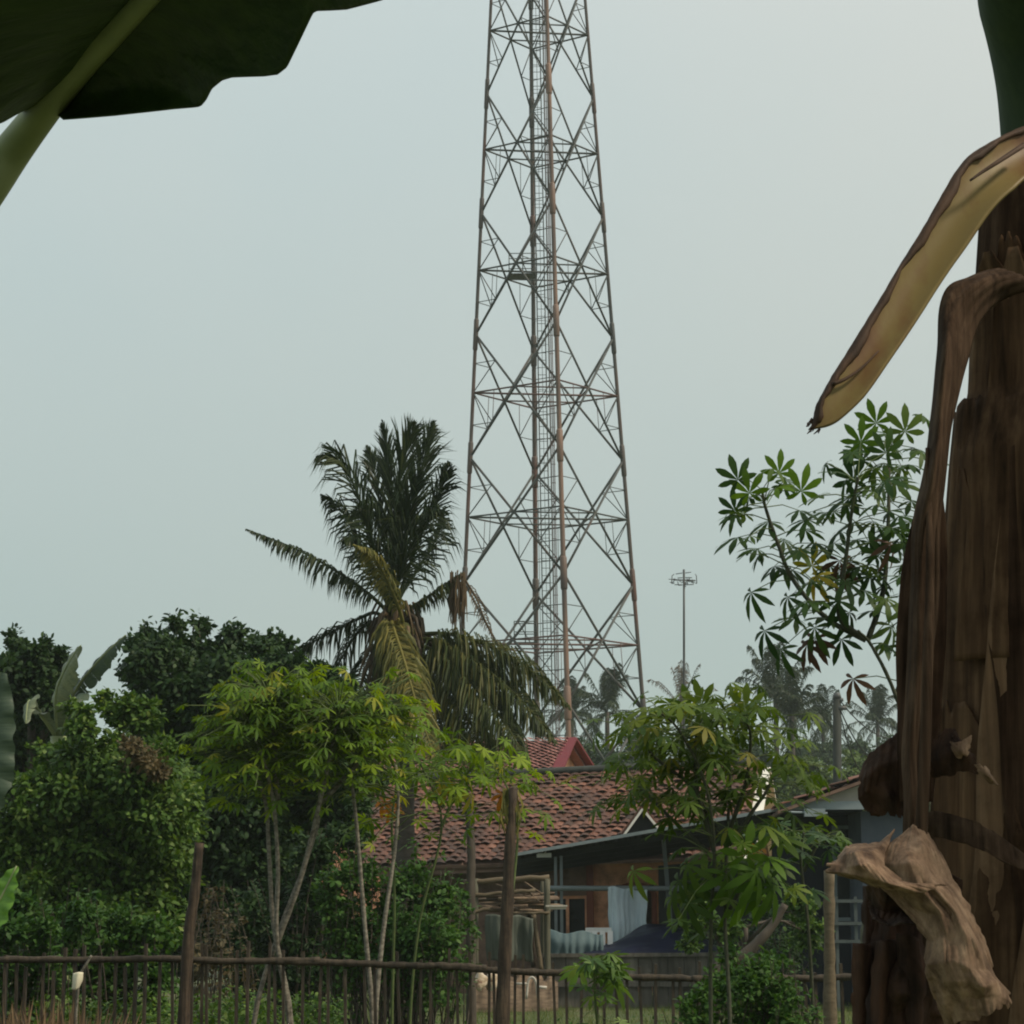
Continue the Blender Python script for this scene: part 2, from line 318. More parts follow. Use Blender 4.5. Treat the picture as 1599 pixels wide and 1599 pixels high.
M['soil'] = noisemat('soil', [(0.3, (0.045, 0.06, 0.02)), (0.5, (0.07, 0.09, 0.03)), (0.7, (0.12, 0.105, 0.06))], (0.8, 0.8, 0.8), detail=8)
M['grass'] = leafmat('grass', [(0, (0.06, 0.10, 0.025)), (0.7, (0.11, 0.15, 0.04)), (1, (0.2, 0.19, 0.08))], 0.25)
M['drygrass'] = leafmat('drygrass', [(0, (0.07, 0.05, 0.03)), (1, (0.17, 0.12, 0.075))], 0.2)
# banana
def bananaleaf(name, c1, c2, tr):
    m, t, p = mat(name)
    tx = N(t, 'ShaderNodeTexCoord'); mp = N(t, 'ShaderNodeMapping'); mp.inputs['Rotation'].default_value = (0.4, 0.2, 0.75); mp.inputs['Scale'].default_value = (3, 60, 60)
    t.links.new(tx.outputs['Object'], mp.inputs[0])
    nz = N(t, 'ShaderNodeTexNoise'); nz.inputs['Scale'].default_value = 1; nz.inputs['Detail'].default_value = 3; t.links.new(mp.outputs[0], nz.inputs['Vector'])
    r = ramp(t, nz.outputs['Fac'], [(0.3, c1), (0.7, c2)])
    t.links.new(r.outputs[0], p.inputs['Base Color']); p.inputs['Roughness'].default_value = 0.5
    b = N(t, 'ShaderNodeBump'); b.inputs['Strength'].default_value = 0.6; b.inputs['Distance'].default_value = 0.006
    t.links.new(nz.outputs['Fac'], b.inputs['Height']); t.links.new(b.outputs[0], p.inputs['Normal'])
    tb = N(t, 'ShaderNodeBsdfTranslucent'); ms = N(t, 'ShaderNodeMixShader'); ms.inputs[0].default_value = tr
    t.links.new(r.outputs[0], tb.inputs[0]); t.links.new(p.outputs[0], ms.inputs[1]); t.links.new(tb.outputs[0], ms.inputs[2])
    t.links.new(ms.outputs[0], t.nodes['Material Output'].inputs[0]); return m
M['banana_leaf'] = bananaleaf('banana_leaf', (0.014, 0.036, 0.008), (0.038, 0.072, 0.014), 0.18)
M['banana_far'] = bananaleaf('banana_far', (0.10, 0.13, 0.07), (0.17, 0.20, 0.11), 0.2)
M['banana_fardark'] = bananaleaf('banana_fardark', (0.03, 0.055, 0.03), (0.06, 0.09, 0.05), 0.2)
M['banana_bright'] = bananaleaf('banana_bright', (0.09, 0.21, 0.02), (0.13, 0.27, 0.03), 0.4)
M['petiole'] = noisemat('petiole', [(0.3, (0.155, 0.186, 0.08525)), (0.7, (0.248, 0.279, 0.124))], (9, 9, 9), bump=0.05, rough=0.45)
M['petiole_dark'] = noisemat('petiole_dark', [(0.3, (0.018, 0.034, 0.014)), (0.7, (0.036, 0.058, 0.022))], (50, 50, 3), bump=0.1)
def fibre(name, stops, sc=(70, 70, 2.2), rough=0.7, bump=0.5, tr=0.0, bdist=0.004): return noisemat(name, stops, sc, 7, 0.85, bump, 0, 0, 0.06, tr, bdist, speck=9)
M['stem_brown'] = fibre('stem_brown', [(0.28, (0.01244, 0.006702, 0.003758)), (0.5, (0.04619, 0.02597, 0.01579)), (0.72, (0.1021, 0.062, 0.03758))])
M['sheath_brown'] = fibre('sheath_brown', [(0.28, (0.01889, 0.01089, 0.006217)), (0.5, (0.07873, 0.04455, 0.02487)), (0.72, (0.1628, 0.09901, 0.05507))], (60, 60, 1.6))
M['sheath_tan'] = fibre('sheath_tan', [(0.28, (0.04918, 0.02895, 0.01759)), (0.5, (0.1615, 0.09813, 0.0572)), (0.72, (0.2951, 0.1862, 0.11))], (60, 60, 1.4))
M['dry_strip'] = fibre('dry_strip', [(0.3, (0.02736, 0.01723, 0.0114)), (0.5, (0.0684, 0.04338, 0.0282)), (0.7, (0.1231, 0.07975, 0.0528))], (110, 60, 1.3))
M['dry_leaf'] = noisemat('dry_leaf', [(0.28, (0.0896, 0.0504, 0.03046)), (0.48, (0.2408, 0.1512, 0.09408)), (0.72, (0.4032, 0.2722, 0.1747))], (75, 75, 30), 8, 0.8, 0.6, tr=0.08, bdist=0.006, speck=24)
M['dry_leaf_dark'] = noisemat('dry_leaf_dark', [(0.3, (0.01944, 0.00924, 0.00528)), (0.7, (0.0702, 0.0336, 0.01782))], (60, 60, 8), 8, 0.85, 0.7, bdist=0.006, speck=22)
M['cut_olive'] = noisemat('cut_olive', [(0.26, (0.0936, 0.037, 0.0162)), (0.38, (0.1656, 0.0925, 0.036)), (0.5, (0.2052, 0.1517, 0.054)), (0.64, (0.1944, 0.1406, 0.0468)), (0.76, (0.1512, 0.0703, 0.0288))], (11, 11, 5), 7, 0.5, 0.15, tr=0.12, bdist=0.004)
M['cut_edge'] = noisemat('cut_edge', [(0.3, (0.03, 0.018, 0.012)), (0.7, (0.09, 0.05, 0.03))], (40, 40, 20), 5, 0.7, 0.4, bdist=0.004)

# ------------------------------------------------------------------ ground
def ground():
    mb = MB(); xs = np.concatenate([np.linspace(-900, -40, 12), np.linspace(-30, 30, 61), np.linspace(40, 900, 12)])
    ys = np.concatenate([np.linspace(-30, 8, 10), np.linspace(10, 60, 60), np.linspace(70, 1500, 18)])
    G = np.zeros((len(ys), len(xs), 3)); G[..., 0] = xs[None]; G[..., 1] = ys[:, None]
    for i in range(len(ys)):
        for j in range(len(xs)):
            G[i, j, 2] = 0.05 * mnoise.noise(Vector((xs[j] * 0.3, ys[i] * 0.3, 0))) if abs(xs[j]) < 40 and ys[i] < 70 else 0
    mb.grid(G[:, ::1]); o = mb.build('ground', M['soil']); tag(o, kind='structure')
ground()

# ------------------------------------------------------------------ leaf instancing
T_OVAL = (V(0, 0, 0, .3, -.27, .05, .3, .27, .05, .7, -.24, .03, .7, .24, .03, 1, 0, -.10).reshape(-1, 3),
          [np.array([[0, 1, 2], [3, 5, 4]]), np.array([[1, 3, 4, 2]])])
T_BLADE = (V(-0, -.03, 0, 0, .03, 0, .55, -.02, .03, .55, .02, .03, 1, 0, -.05).reshape(-1, 3), [np.array([[2, 4, 3]]), np.array([[0, 2, 3, 1]])])
def palmate(k=7, spread=138, w=0.24, droop=0.28, narrow=1.0):
    vs = [(0, 0, 0)]; tri = []; quad = []
    for i in range(k):
        a = math.radians(-spread + 2 * spread * i / (k - 1)); L = 1 - 0.42 * abs(a / math.radians(spread)) ** 1.6
        ca, sa = math.cos(a), math.sin(a); b = len(vs)
        for (r, s) in ((.30, .32), (.62, .5), (.84, .34)):
            for sg in (-1, 1):
                x = r * L; y = sg * s * w * L * narrow; z = -droop * (x ** 1.7) + 0.0
                vs.append((x * ca - y * sa, x * sa + y * ca, z))
            # raised mid line gives each leaflet a fold
        x = L; vs.append((x * ca, x * sa, -droop * x ** 1.7 - .03))
        tri += [(0, b, b + 1), (b + 4, b + 6, b + 5)]; quad += [(b, b + 2, b + 3, b + 1), (b + 2, b + 4, b + 5, b + 3)]
    return np.array(vs, float), [np.array(tri), np.array(quad)]
T_PALM = [palmate(7, 138, .31, .22), palmate(7, 130, .29, .5), palmate(6, 120, .28, .85), palmate(7, 140, .27, .1)]
def inst(mb, T, P, X, Nn, S):
    tv, tf = T; P = np.asarray(P, float); X = nrm(X); Y = nrm(np.cross(Nn, X)); Z = np.cross(X, Y); S = np.asarray(S, float)
    n = len(P); k = len(tv)
    v = P[:, None, :] + S[:, None, None] * (tv[None, :, 0, None] * X[:, None, :] + tv[None, :, 1, None] * Y[:, None, :] + tv[None, :, 2, None] * Z[:, None, :])
    off = (np.arange(n) * k)[:, None, None]
    mb.addn(v, [(f[None] + off).reshape(-1, f.shape[1]) for f in tf])
def rdir(n): return nrm(RNG.normal(size=(n, 3)))

def crown_leaves(mb, lobes, nclus, per, leaf, droop=0.35, fill=0.25, flat=0.5):
    """lobes: (centre, radii(3)); every lobe carries smaller tufts, leaves lie on the skin of the tufts"""
    lobes = [(np.asarray(c, float), np.asarray(r, float) * np.ones(3)) for c, r in lobes]
    w = np.array([r[0] * r[2] for c, r in lobes]); w = w / w.sum()
    total = nclus * per
    for (c, r), ww in zip(lobes, w):
        nl = max(30, int(total * ww)); nt_ = max(6, int(nl / 150)); d = rdir(nt_)
        tr_ = np.cbrt(r.prod()) * RNG.uniform(.20, .56, nt_)
        C = c + d * r * RNG.uniform(.45, 1.05, nt_)[:, None]
        pw = tr_ ** 2; k = RNG.choice(nt_, nl, p=pw / pw.sum())
        q = nrm(rdir(nl) + V(0, 0, .55)); rad = np.where(RNG.random(nl) < fill, RNG.uniform(.2, .8, nl), np.clip(RNG.normal(.98, .2, nl), .5, 1.75))
        P = C[k] + q * (tr_[k] * rad)[:, None] * V(1.15, 1.15, .8)
        X = nrm(q * .8 + rdir(nl) * .75 + V(0, 0, -droop))
        Nn = nrm(V(0, 0, 1) * flat + q * .8 + rdir(nl) * .45)
        inst(mb, T_OVAL, P, X, Nn, leaf * RNG.uniform(.6, 1.4, nl))
        # a few leaves filling the inside of the lobe, and loose sprays reaching out of it
        m = nl // 5; P = c + rdir(m) * r * (RNG.random(m) ** .5 * .8)[:, None]
        inst(mb, T_OVAL, P, rdir(m), rdir(m), leaf * RNG.uniform(.9, 1.6, m))
        for a in range(max(3, nt_ // 3)):
            dd = nrm(rdir(1)[0] + V(0, 0, .5)); p0 = c + dd * r * .9; ln = np.cbrt(r.prod()) * random.uniform(.2, .42); n = 9
            f = np.linspace(.1, 1, n)[:, None]; P = p0 + dd * ln * f + RNG.normal(size=(n, 3)) * leaf * .5
            inst(mb, T_OVAL, P, nrm(dd + rdir(n) * .8), nrm(V(0, 0, 1) + rdir(n) * .6), leaf * RNG.uniform(.7, 1.2, n))
            mb.tube([p0 - dd * ln * .5, p0 + dd * ln], [leaf * .12, leaf * .04], 4, cap=False)

def limbs(mb, base, top, lobes, r0, n=8, rmin=0.0):
    base = np.asarray(base, float); top = np.asarray(top, float)
    path = cr([base, base * .55 + top * .45 + V(.12, 0, 0) * r0 * 4, top], 9)
    mb.tube(path, np.linspace(r0, r0 * .55, 9), n)
    for c, r in lobes:
        if np.max(r) < rmin: continue
        c = np.asarray(c, float); s = path[random.randint(4, 8)]
        mid = s * .5 + c * .5 + V(0, 0, .15 * np.linalg.norm(c - s))
        mb.tube(cr([s, mid, c], 6), np.linspace(r0 * .45, r0 * .1, 6), 6)
        for k in range(4):
            e2 = c + rdir(1)[0] * np.asarray(r) * .8
            mb.tube([mid, (mid + e2) / 2 + V(0, 0, .05), e2], [r0 * .16, r0 * .1, r0 * .05], 5)
def tree(name, label, cat, pxlobes, Y, basepx, leafm, nclus, per, leaf, r0=.14, group=None, dy=0.6, toppx=None, bark='bark', fill=.35, droop=.35, jit=1.0, up=0):
    lobes = []
    for q in pxlobes:
        px, py, rp = q[:3]; rv = q[3] if len(q) > 3 else rp
        yy = Y + random.uniform(-1, 1) * dy * jit
        lobes.append((at(px, py, yy), np.array([rp, rp * .9, rv]) * yy / FPX))
    base = atz(basepx, Y, 0.0); z = np.mean([c[2] for c, r in lobes])
    top = at(toppx[0], toppx[1], Y) if toppx else V(np.mean([c[0] for c, r in lobes]), Y, z)
    t = thing(name, label, cat, base, group)
    tm = MB(); limbs(tm, base - V(0, 0, .1), top, lobes, r0, rmin=26 * Y / FPX if len(lobes) > 10 else 0); tm.build('trunk', M[bark], t)
    cm = MB(); crown_leaves(cm, lobes, nclus, per, leaf, droop, fill); cm.build('crown', M[leafm], t)
    return t

def bush(name, label, cat, pxlobes, Y, basepx, leafm, nshoot, per, leaf, body=250, group=None, dy=.5, spread=.35, stem='bark'):
    base = atz(basepx, Y, 0); t = thing(name, label, cat, base, group)
    lobes = [(at(q[0], q[1], Y + random.uniform(-dy, dy)), q[2] * Y / FPX) for q in pxlobes]
    w = np.array([r for c, r in lobes]); w = w / w.sum(); sm = MB(); cm = MB()
    for k in range(nshoot):
        c, r = lobes[np.random.RandomState(k * 7 + int(basepx)).choice(len(lobes), p=w)]
        d = nrm(rdir(1)[0] + V(0, 0, .35)); tip = c + d * r * random.uniform(.35, 1.45) * V(1, .9, 1)
        b0 = V(base[0] * .5 + tip[0] * .5 + random.uniform(-spread, spread), base[1] + random.uniform(-spread, spread), 0)
        P = cr([b0, b0 * .45 + tip * .55 + V(random.uniform(-.1, .1), random.uniform(-.1, .1), .05), tip], 16); sm.tube(P, np.linspace(leaf * .16, leaf * .05, 16), 5, cap=False)
        L = leaf * random.uniform(.7, 1.25)
        def spray(Q, n, f0):
            f = np.sort(RNG.uniform(f0, 1, n)) * (len(Q) - 1); ii = np.minimum(f.astype(int), len(Q) - 2); p = Q[ii] * (1 - (f - ii))[:, None] + Q[ii + 1] * (f - ii)[:, None]
            T = nrm(Q[ii + 1] - Q[ii]); o = rdir(n); o = nrm(o - T * (o * T).sum(1, keepdims=True)); X = nrm(o + T * .45 + V(0, 0, -.25) + rdir(n) * .25)
            inst(cm, T_OVAL, p + X * L * .15, X, nrm(V(0, 0, 1) + rdir(n) * .5 + T * .3), L * RNG.uniform(.55, 1.35, n))
        spray(P, per, .45)
        for a in range(3):
            q0 = P[random.randint(7, 14)]; dd = nrm(rdir(1)[0] + V(0, 0, .5)); l = r * random.uniform(.35, .8); spray(cr([q0, q0 + dd * l * .6, q0 + dd * l + V(0, 0, -.12 * l)], 6), per // 2, .15)
    if body: crown_leaves(cm, [(c, V(r, r, r) * .75) for c, r in lobes], body, 8, leaf * .95)
    sm.build('stems', M[stem], t); cm.build('foliage', M[leafm], t); return t

# ------------------------------------------------------------------ lattice tower
def tower():
    Y0 = 120.0
    a0, a1 = at(843.5, 150, Y0), at(857.5, 900, Y0)
    def axis(z): return a0 + (a1 - a0) * (z - a0[2]) / (a1[2] - a0[2])
    r0, r1 = 86.5 / FPX * Y0 * 1.01, 132.5 / FPX * Y0 * 1.01
    def rad(z): return r0 + (r1 - r0) * (z - a0[2]) / (a1[2] - a0[2])
    rot = math.radians(8.6)
    dirs = [V(math.sin(rot + k * math.pi / 2), -math.cos(rot + k * math.pi / 2), 0) for k in range(4)]   # near, right, far, left
    dirs[1] = V(math.cos(rot), math.sin(rot), 0); dirs[2] = V(-math.sin(rot), math.cos(rot), 0); dirs[3] = V(-math.cos(rot), -math.sin(rot), 0)
    def lp(k, z): return axis(z) + dirs[k % 4] * rad(z)
    zs = lambda py: at(850, py, Y0)[2]
    step = (zs(150) - zs(912)) / 4.0
    ztop = zs(150) + step * 3; levels = [ztop - i * step for i in range(0, 14)]
    levels = [z for z in levels if z > 0.3] + [0.0]
    base = axis(0); base[2] = 0
    t = thing('lattice_tower', 'tall grey and rust coloured lattice telecom tower rising out of the frame', 'tower', base)
    for k in range(4):
        mb = MB(); zz = np.linspace(0, ztop, 30); pts = np.array([lp(k, z) for z in zz])
        rr = np.linspace(.135, .085, 30) * (1.0 if k in (0, 2) else .8)
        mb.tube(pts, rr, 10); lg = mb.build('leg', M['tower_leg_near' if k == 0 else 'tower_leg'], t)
        for z in levels[:-1]:
            fb = MB()
            d = nrm(lp(k, z + 1) - lp(k, z)); p = lp(k, z); q = .135 - .05 * z / ztop; q *= 1 if k in (0, 2) else .8
            fb.tube([p - d * .78, p - d * .7, p + d * .7, p + d * .78], [q * 1.05, q * 1.4, q * 1.4, q * 1.05], 10)
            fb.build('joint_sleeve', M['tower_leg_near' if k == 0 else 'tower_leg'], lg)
    # bracing: an X on every face between two joints, a ring at the crossing
    for i in range(len(levels) - 1):
        zt, zb = levels[i], levels[i + 1]; zm = (zt + zb) / 2
        mb = MB(); rg = MB(); big = .055 * (1.25 - .5 * zm / ztop)
        cross = []
        for k in range(4):
            At, Ab, Bt, Bb = lp(k, zt), lp(k, zb), lp(k + 1, zt), lp(k + 1, zb)
            mb.bar(At, Bb, big, 6); mb.bar(Bt, Ab, big, 6)
            wt = np.linalg.norm(At - Bt); wb = np.linalg.norm(Ab - Bb); f = wt / (wt + wb)
            c = At + (Bb - At) * f; cross.append(c); zc = c[2]
            for (leg, tp, bt) in ((k, At, Ab), (k + 1, Bt, Bb)):
                ring = lp(leg, zc)
                for end in (tp, bt):
                    dm = (end + c) / 2; lm = lp(leg, dm[2])
                    mb.bar(lm, dm, .022, 5); mb.bar(ring, dm, .026, 5)
            rg.bar(lp(k, zc), c, .042, 6); rg.bar(lp(k + 1, zc), c, .042, 6)
        zc = cross[0][2]
        for k in range(4): rg.bar(cross[k], cross[(k + 1) % 4], .038, 6)
        rg.bar(lp(1, zc), lp(3, zc), .05, 6); rg.bar(lp(0, zc), (cross[0] + cross[3]) / 2, .022, 5)
        if 3 <= i:
            for k in range(4):                            # thin hangers from the ring to the braces below it
                for leg, bt in ((k, lp(k, zb)), (k + 1, lp(k + 1, zb))):
                    h = (lp(leg, zc) + cross[k]) / 2; dm = (bt + cross[k]) / 2; h = h * .5 + (lp(leg, zc) * .5 + cross[k] * .5) * .5; rg.bar(h, dm, .016, 4)
        mb.build('face_bracing', M['tower'], t); rg.build('plan_ring', M['tower_red' if 4 <= i <= 7 and i % 2 == 1 else 'tower'], t)
    # ladder with hoops and the feeder run, on the far side of the centre
    z0, z1 = 0.3, ztop
    mb = MB(); offx = V(-.30, 1.0, 0)
    def lad(z, s): return axis(z) + V(-.14 + s * .19, .55, 0)
    zz = np.linspace(z0, z1, 40)
    for s in (-1, 1): mb.tube([lad(z, s) for z in zz], .028, 5)
    for z in np.arange(z0, z1, .36): mb.bar(lad(z, -1), lad(z, 1), .015, 4)
    L = mb.build('ladder', M['tower'], t)
    hb = MB()
    for z in np.arange(3, z1, 1.15):
        c = axis(z) + V(-.14, .20, 0); an = np.linspace(math.radians(-200), math.radians(20), 10)
        hb.tube([c + V(math.cos(q) * .36, math.sin(q) * .36, 0) for q in an], .012, 4)
    for q in (-150, -90, -30):
        hb.tube([axis(z) + V(-.14 + .36 * math.cos(math.radians(q)), .20 + .36 * math.sin(math.radians(q)), 0) for z in zz], .012, 4)
    hb.build('safety_cage', M['tower'], L)
    fb = MB()
    for s in (0.22, .30, .37): fb.tube([axis(z) + V(s, .62, 0) for z in zz], .022, 5)
    for z in np.arange(1, z1, .9): fb.bar(axis(z) + V(.18, .64, 0), axis(z) + V(.42, .64, 0), .016, 4)
    fb.build('feeder_run', M['tower_red'], t)
    for py, x0, x1 in ((427, 795, 838), (1003, 803, 838)):
        z = zs(py); c0 = V(at(x0, py, Y0)[0], axis(z)[1] + .5, z); c1 = V(at(x1, py, Y0)[0], axis(z)[1] + .5, z); w = c1[0] - c0[0]
        pb = MB(); pb.box((c0 + c1) / 2, (w, 1.0, .05))
        for xx in np.linspace(c0[0], c1[0], 5): pb.bar(V(xx, c0[1] - .5, z), V(xx, c0[1] + .5, z), .03, 4)
        pl = pb.build('rest_platform', M['tower'], t, smooth=False)
        rb = MB(); cs = [V(c0[0], c0[1] - .5, z), V(c1[0], c0[1] - .5, z), V(c1[0], c0[1] + .5, z), V(c0[0], c0[1] + .5, z)]
        for k in range(4):
            a, b = cs[k], cs[(k + 1) % 4]
            for h in (.5, 1.0): rb.bar(a + V(0, 0, h), b + V(0, 0, h), .022, 4)
            for f in (0, .5): rb.bar(a * (1 - f) + b * f, a * (1 - f) + b * f + V(0, 0, 1.0), .022, 4)
        rb.build('railing', M['tower'], pl)
tower()

# ------------------------------------------------------------------ coconut palms
def leaflets(mb, path, side_n, L, droop, n, wid, jitter=.12, tipshort=.35, start=.18, asc=0.0):
    """leaflets on both sides of a rachis (dense path)"""
    m = len(path); t = np.linspace(start, .995, n); i = t * (m - 1); k = np.minimum(i.astype(int), m - 2); f = (i - k)[:, None]
    P = path[k] * (1 - f) + path[k + 1] * f; T = nrm(path[k + 1] - path[k])
    S0 = nrm(side_n - T * (side_n * T).sum(-1, keepdims=True)); 
    S0 = S0 if S0.ndim == 2 else np.tile(S0, (n, 1))
    prof = np.clip(np.sin(np.clip((t - start) / (1 - start) * .86 + .14, 0, 1) * math.pi) ** .55, .25, 1) * (1 - (1 - tipshort) * np.clip((t - .6) / .4, 0, 1) ** 1.5)
    for s in (-1, 1):
        ang = .75 + .35 * t
        d0 = nrm(S0 * s * (np.cos(ang - .55) * (1 - .45 * asc))[:, None] + T * (np.sin(ang - .2) * (1 + 1.0 * asc))[:, None] + RNG.normal(size=(n, 3)) * jitter + V(0, 0, .12))
        ln = L * prof * RNG.uniform(.75, 1.1, n)
        dr = droop * RNG.uniform(.6, 1.3, n)
        d1 = nrm(d0 + V(0, 0, -1) * dr[:, None]); d2 = nrm(d0 * .7 + V(0, 0, -1) * (dr * 2.1)[:, None])
        p1 = P + d0 * (ln * .3)[:, None]; p2 = p1 + d1 * (ln * .4)[:, None]; p3 = p2 + d2 * (ln * .35)[:, None]
        W0 = nrm(np.cross(d0, T) + RNG.normal(size=(n, 3)) * .25); W = nrm(np.cross(d1, W0)) * wid
        v = np.stack([P - W * .5, P + W * .5, p1 - W, p1 + W, p2 - W * .75, p2 + W * .75, p3], 1)
        off = (np.arange(n) * 7)[:, None, None]
        q = np.array([[0, 1, 3, 2], [2, 3, 5, 4]])[None] + off; tr = np.array([[4, 5, 6]])[None] + off
        mb.addn(v.reshape(-1, 3), [q.reshape(-1, 4), tr.reshape(-1, 3)])
def rachis(mb, path, r0): mb.tube(path, np.linspace(r0, r0 * .2, len(path)), 6)

def main_palm():
    Y = 40.0
    base = atz(632, Y, 0)
    t = thing('coconut_palm', 'tall coconut palm with ragged drooping fronds left of the lattice tower', 'palm tree', base)
    tb = MB()
    path = cr([base, at(634, 1400, Y), at(632, 1300, Y), at(634, 1180, Y), at(634, 1080, Y), at(622, 985, Y)], 60)
    zf = np.linspace(0, 1, 60)
    rr = np.interp(zf, [0, .15, .55, .72, .86, 1], [.21, .17, .145, .165, .21, .16]) * (1 + .05 * np.sin(np.arange(60) * 2.2))
    tb.tube(path, rr, 14); tb.build('trunk', M['bark_palm'], t)
    # fibrous boots and dead spathes around the crown base
    cb = MB()
    for k in range(34):
        a = random.uniform(0, 6.28); zc = random.uniform(-.2, 1.3)
        c = at(620, 985, Y) + V(0, 0, -zc); d = V(math.cos(a), math.sin(a), 0)
        l = random.uniform(.4, 1.0)
        cb.tube(cr([c + d * .1, c + d * (.3 + .15 * l) + V(0, 0, .12), c + d * (.42 * l + .25) + V(0, 0, -.35 * l)], 6), [.05, .06, .05, .04, .025, .01], 5)
    for k in range(420):
        a = random.uniform(0, 6.28); c = at(620, random.uniform(935, 1080), Y) + V(math.cos(a), math.sin(a), 0) * random.uniform(.05, .36)
        cb.tube([c, c + V(math.cos(a) * .12, math.sin(a) * .12, -.25), c + V(math.cos(a) * .14 + random.uniform(-.1, .1), math.sin(a) * .14, -.7)], [.02, .015, .004], 4)
    cb.build('crown_boots', M['frond_dry'], t)
    nb = MB()
    for k in range(9):
        c = at(random.uniform(585, 655), random.uniform(985, 1025), Y - random.uniform(.1, .45)); 
        an = np.linspace(0, math.pi, 7); nb.tube([c + V(0, 0, -.14 * math.cos(q)) for q in an], np.maximum(.115 * np.sin(an), .012), 8)
    nb.build('coconut_bunch', M['frond_old'], t)
    # fronds: picture path, depth offset along it, kind, leaflet length, droop
    F = [
     ([(598, 948), (545, 905), (472, 862), (384, 826)], (0, -.4), 'frond', .62, 1.5),
     ([(606, 940), (578, 840), (556, 765), (528, 718), (497, 712)], (0, -.6), 'frond', .75, .55),
     ([(603, 940), (566, 860), (535, 800), (502, 772)], (0, .6), 'frond', .6, .8),
     ([(608, 935), (598, 830), (586, 745), (573, 697)], (0, .8), 'frond', .55, .12),
     ([(612, 935), (612, 810), (605, 725), (597, 657)], (0, .4), 'frond', .6, .1),
     ([(615, 935), (618, 800), (632, 715), (648, 662)], (0, -.2), 'frond', .8, .15),
     ([(618, 935), (640, 815), (660, 725), (678, 660)], (0, .3), 'frond', .8, .2),
     ([(622, 935), (660, 830), (688, 765), (700, 722)], (0, -.5), 'frond', .6, .35),
     ([(622, 940), (655, 885), (682, 838), (693, 792)], (0, .7), 'frond', .65, .7),
     ([(615, 940), (628, 860), (640, 790), (655, 735)], (0, -.8), 'frond', .85, .3),
     ([(610, 945), (590, 880), (575, 820), (560, 790)], (0, -.9), 'frond', .8, .6),
     ([(616, 940), (635, 870), (665, 815), (684, 790)], (0, -1.2), 'frond', .8, .7),
     ([(606, 945), (585, 900), (560, 850), (536, 838)], (0, -1.4), 'frond', .6, .9),
     ([(628, 968), (606, 910), (580, 865), (552, 850)], (-.2, -1.9), 'frond_yellow', .40, 1.3),
     ([(634, 956), (668, 932), (700, 910), (722, 894)], (0, -.2), 'frond_old', .42, 1.6),
     ([(590, 958), (560, 966), (520, 986), (482, 1006), (456, 1020)], (0, .8), 'frond', .6, 1.4),
     ([(598, 968), (562, 984), (532, 1030), (512, 1062)], (0, .4), 'frond', .7, 1.3),
     ([(622, 990), (612, 973), (632, 1035), (655, 1115), (692, 1215)], (-.2, -1.7), 'frond_yellow', .75, 1.5),
     ([(618, 985), (604, 985), (612, 1050), (628, 1120), (640, 1180)], (-.2, -1.3), 'frond_old', .6, 1.5),
     ([(640, 992), (700, 990), (770, 1012), (832, 1050), (890, 1105)], (0, -.7), 'frond_old', .95, 1.7),
     ([(638, 998), (690, 1002), (752, 1040), (812, 1092), (868, 1160)], (0, -1.3), 'frond_old', .95, 1.7),
     ([(636, 1002), (690, 1022), (742, 1072), (790, 1132), (828, 1200)], (0, -1.7), 'frond_old', .9, 1.6),
     ([(634, 1005), (678, 1040), (715, 1095), (750, 1160), (772, 1215)], (0, -1.6), 'frond_old', .85, 1.5),
     ([(632, 1008), (660, 1060), (686, 1125), (706, 1190)], (0, -1.3), 'frond_old', .7, 1.4),
     ([(604, 985), (576, 1035), (560, 1085), (548, 1135)], (0, .5), 'frond', .7, 1.3),
     ([(608, 990), (596, 1050), (588, 1110), (584, 1160)], (0, 0), 'frond_dry', .65, 1.4),
     ([(640, 992), (668, 1000), (684, 1050), (694, 1110)], (0, .8), 'frond_dry', .6, 1.4),
     ([(636, 990), (700, 1010), (760, 1060), (800, 1140)], (0, 1.2), 'frond', .8, 1.6),
    ]
    for pts, (y0, y1), kind, L, dr in F:
        ext = pts[0][1] < 972
        if ext: pts = [(620, 990)] + list(pts)
        n = len(pts); P = [at(px, py, Y + y0 + (y1 - y0) * i / (n - 1)) for i, (px, py) in enumerate(pts)]
        path = cr(P, 40); tot = np.linalg.norm(np.diff(path, axis=0), axis=1).sum()
        mb = MB(); rachis(mb, path, .04)
        tg = nrm(path[-1] - path[0]); sn = np.cross(tg, V(0, 0, 1))
        sn = V(1, 0, 0) if np.linalg.norm(sn) < .35 else nrm(sn)
        if abs(tg[2]) > .8: sn = nrm(V(.85, random.uniform(-.8, .8), 0))
        asc = 1.0 if dr < .95 else 0.0
        leaflets(mb, path, sn, L * (1.15 if asc else 1), dr * (1.3 if asc else 1), max(36, int(tot * (26 if asc else (46 if kind == 'frond_old' else 34)))), .015, jitter=.17, asc=asc, start=.32 if ext else .18)
        if kind == 'frond_old' or (kind == 'frond_yellow' and dr > 1.4): leaflets(mb, path, nrm(sn + V(0, .6, -.3)), L * .85, dr * 1.3, int(tot * 20), .014)
        o = mb.build('frond', M[kind], t)
        o['label'] = {'frond': 'dark green feathery frond', 'frond_old': 'drooping olive frond', 'frond_yellow': 'yellowing hanging frond', 'frond_dry': 'dry brown hanging frond'}[kind]
    # the broken frond tip hanging straight down beside the tower leg
    hb = MB(); tip = at(720, 896, Y - .2)
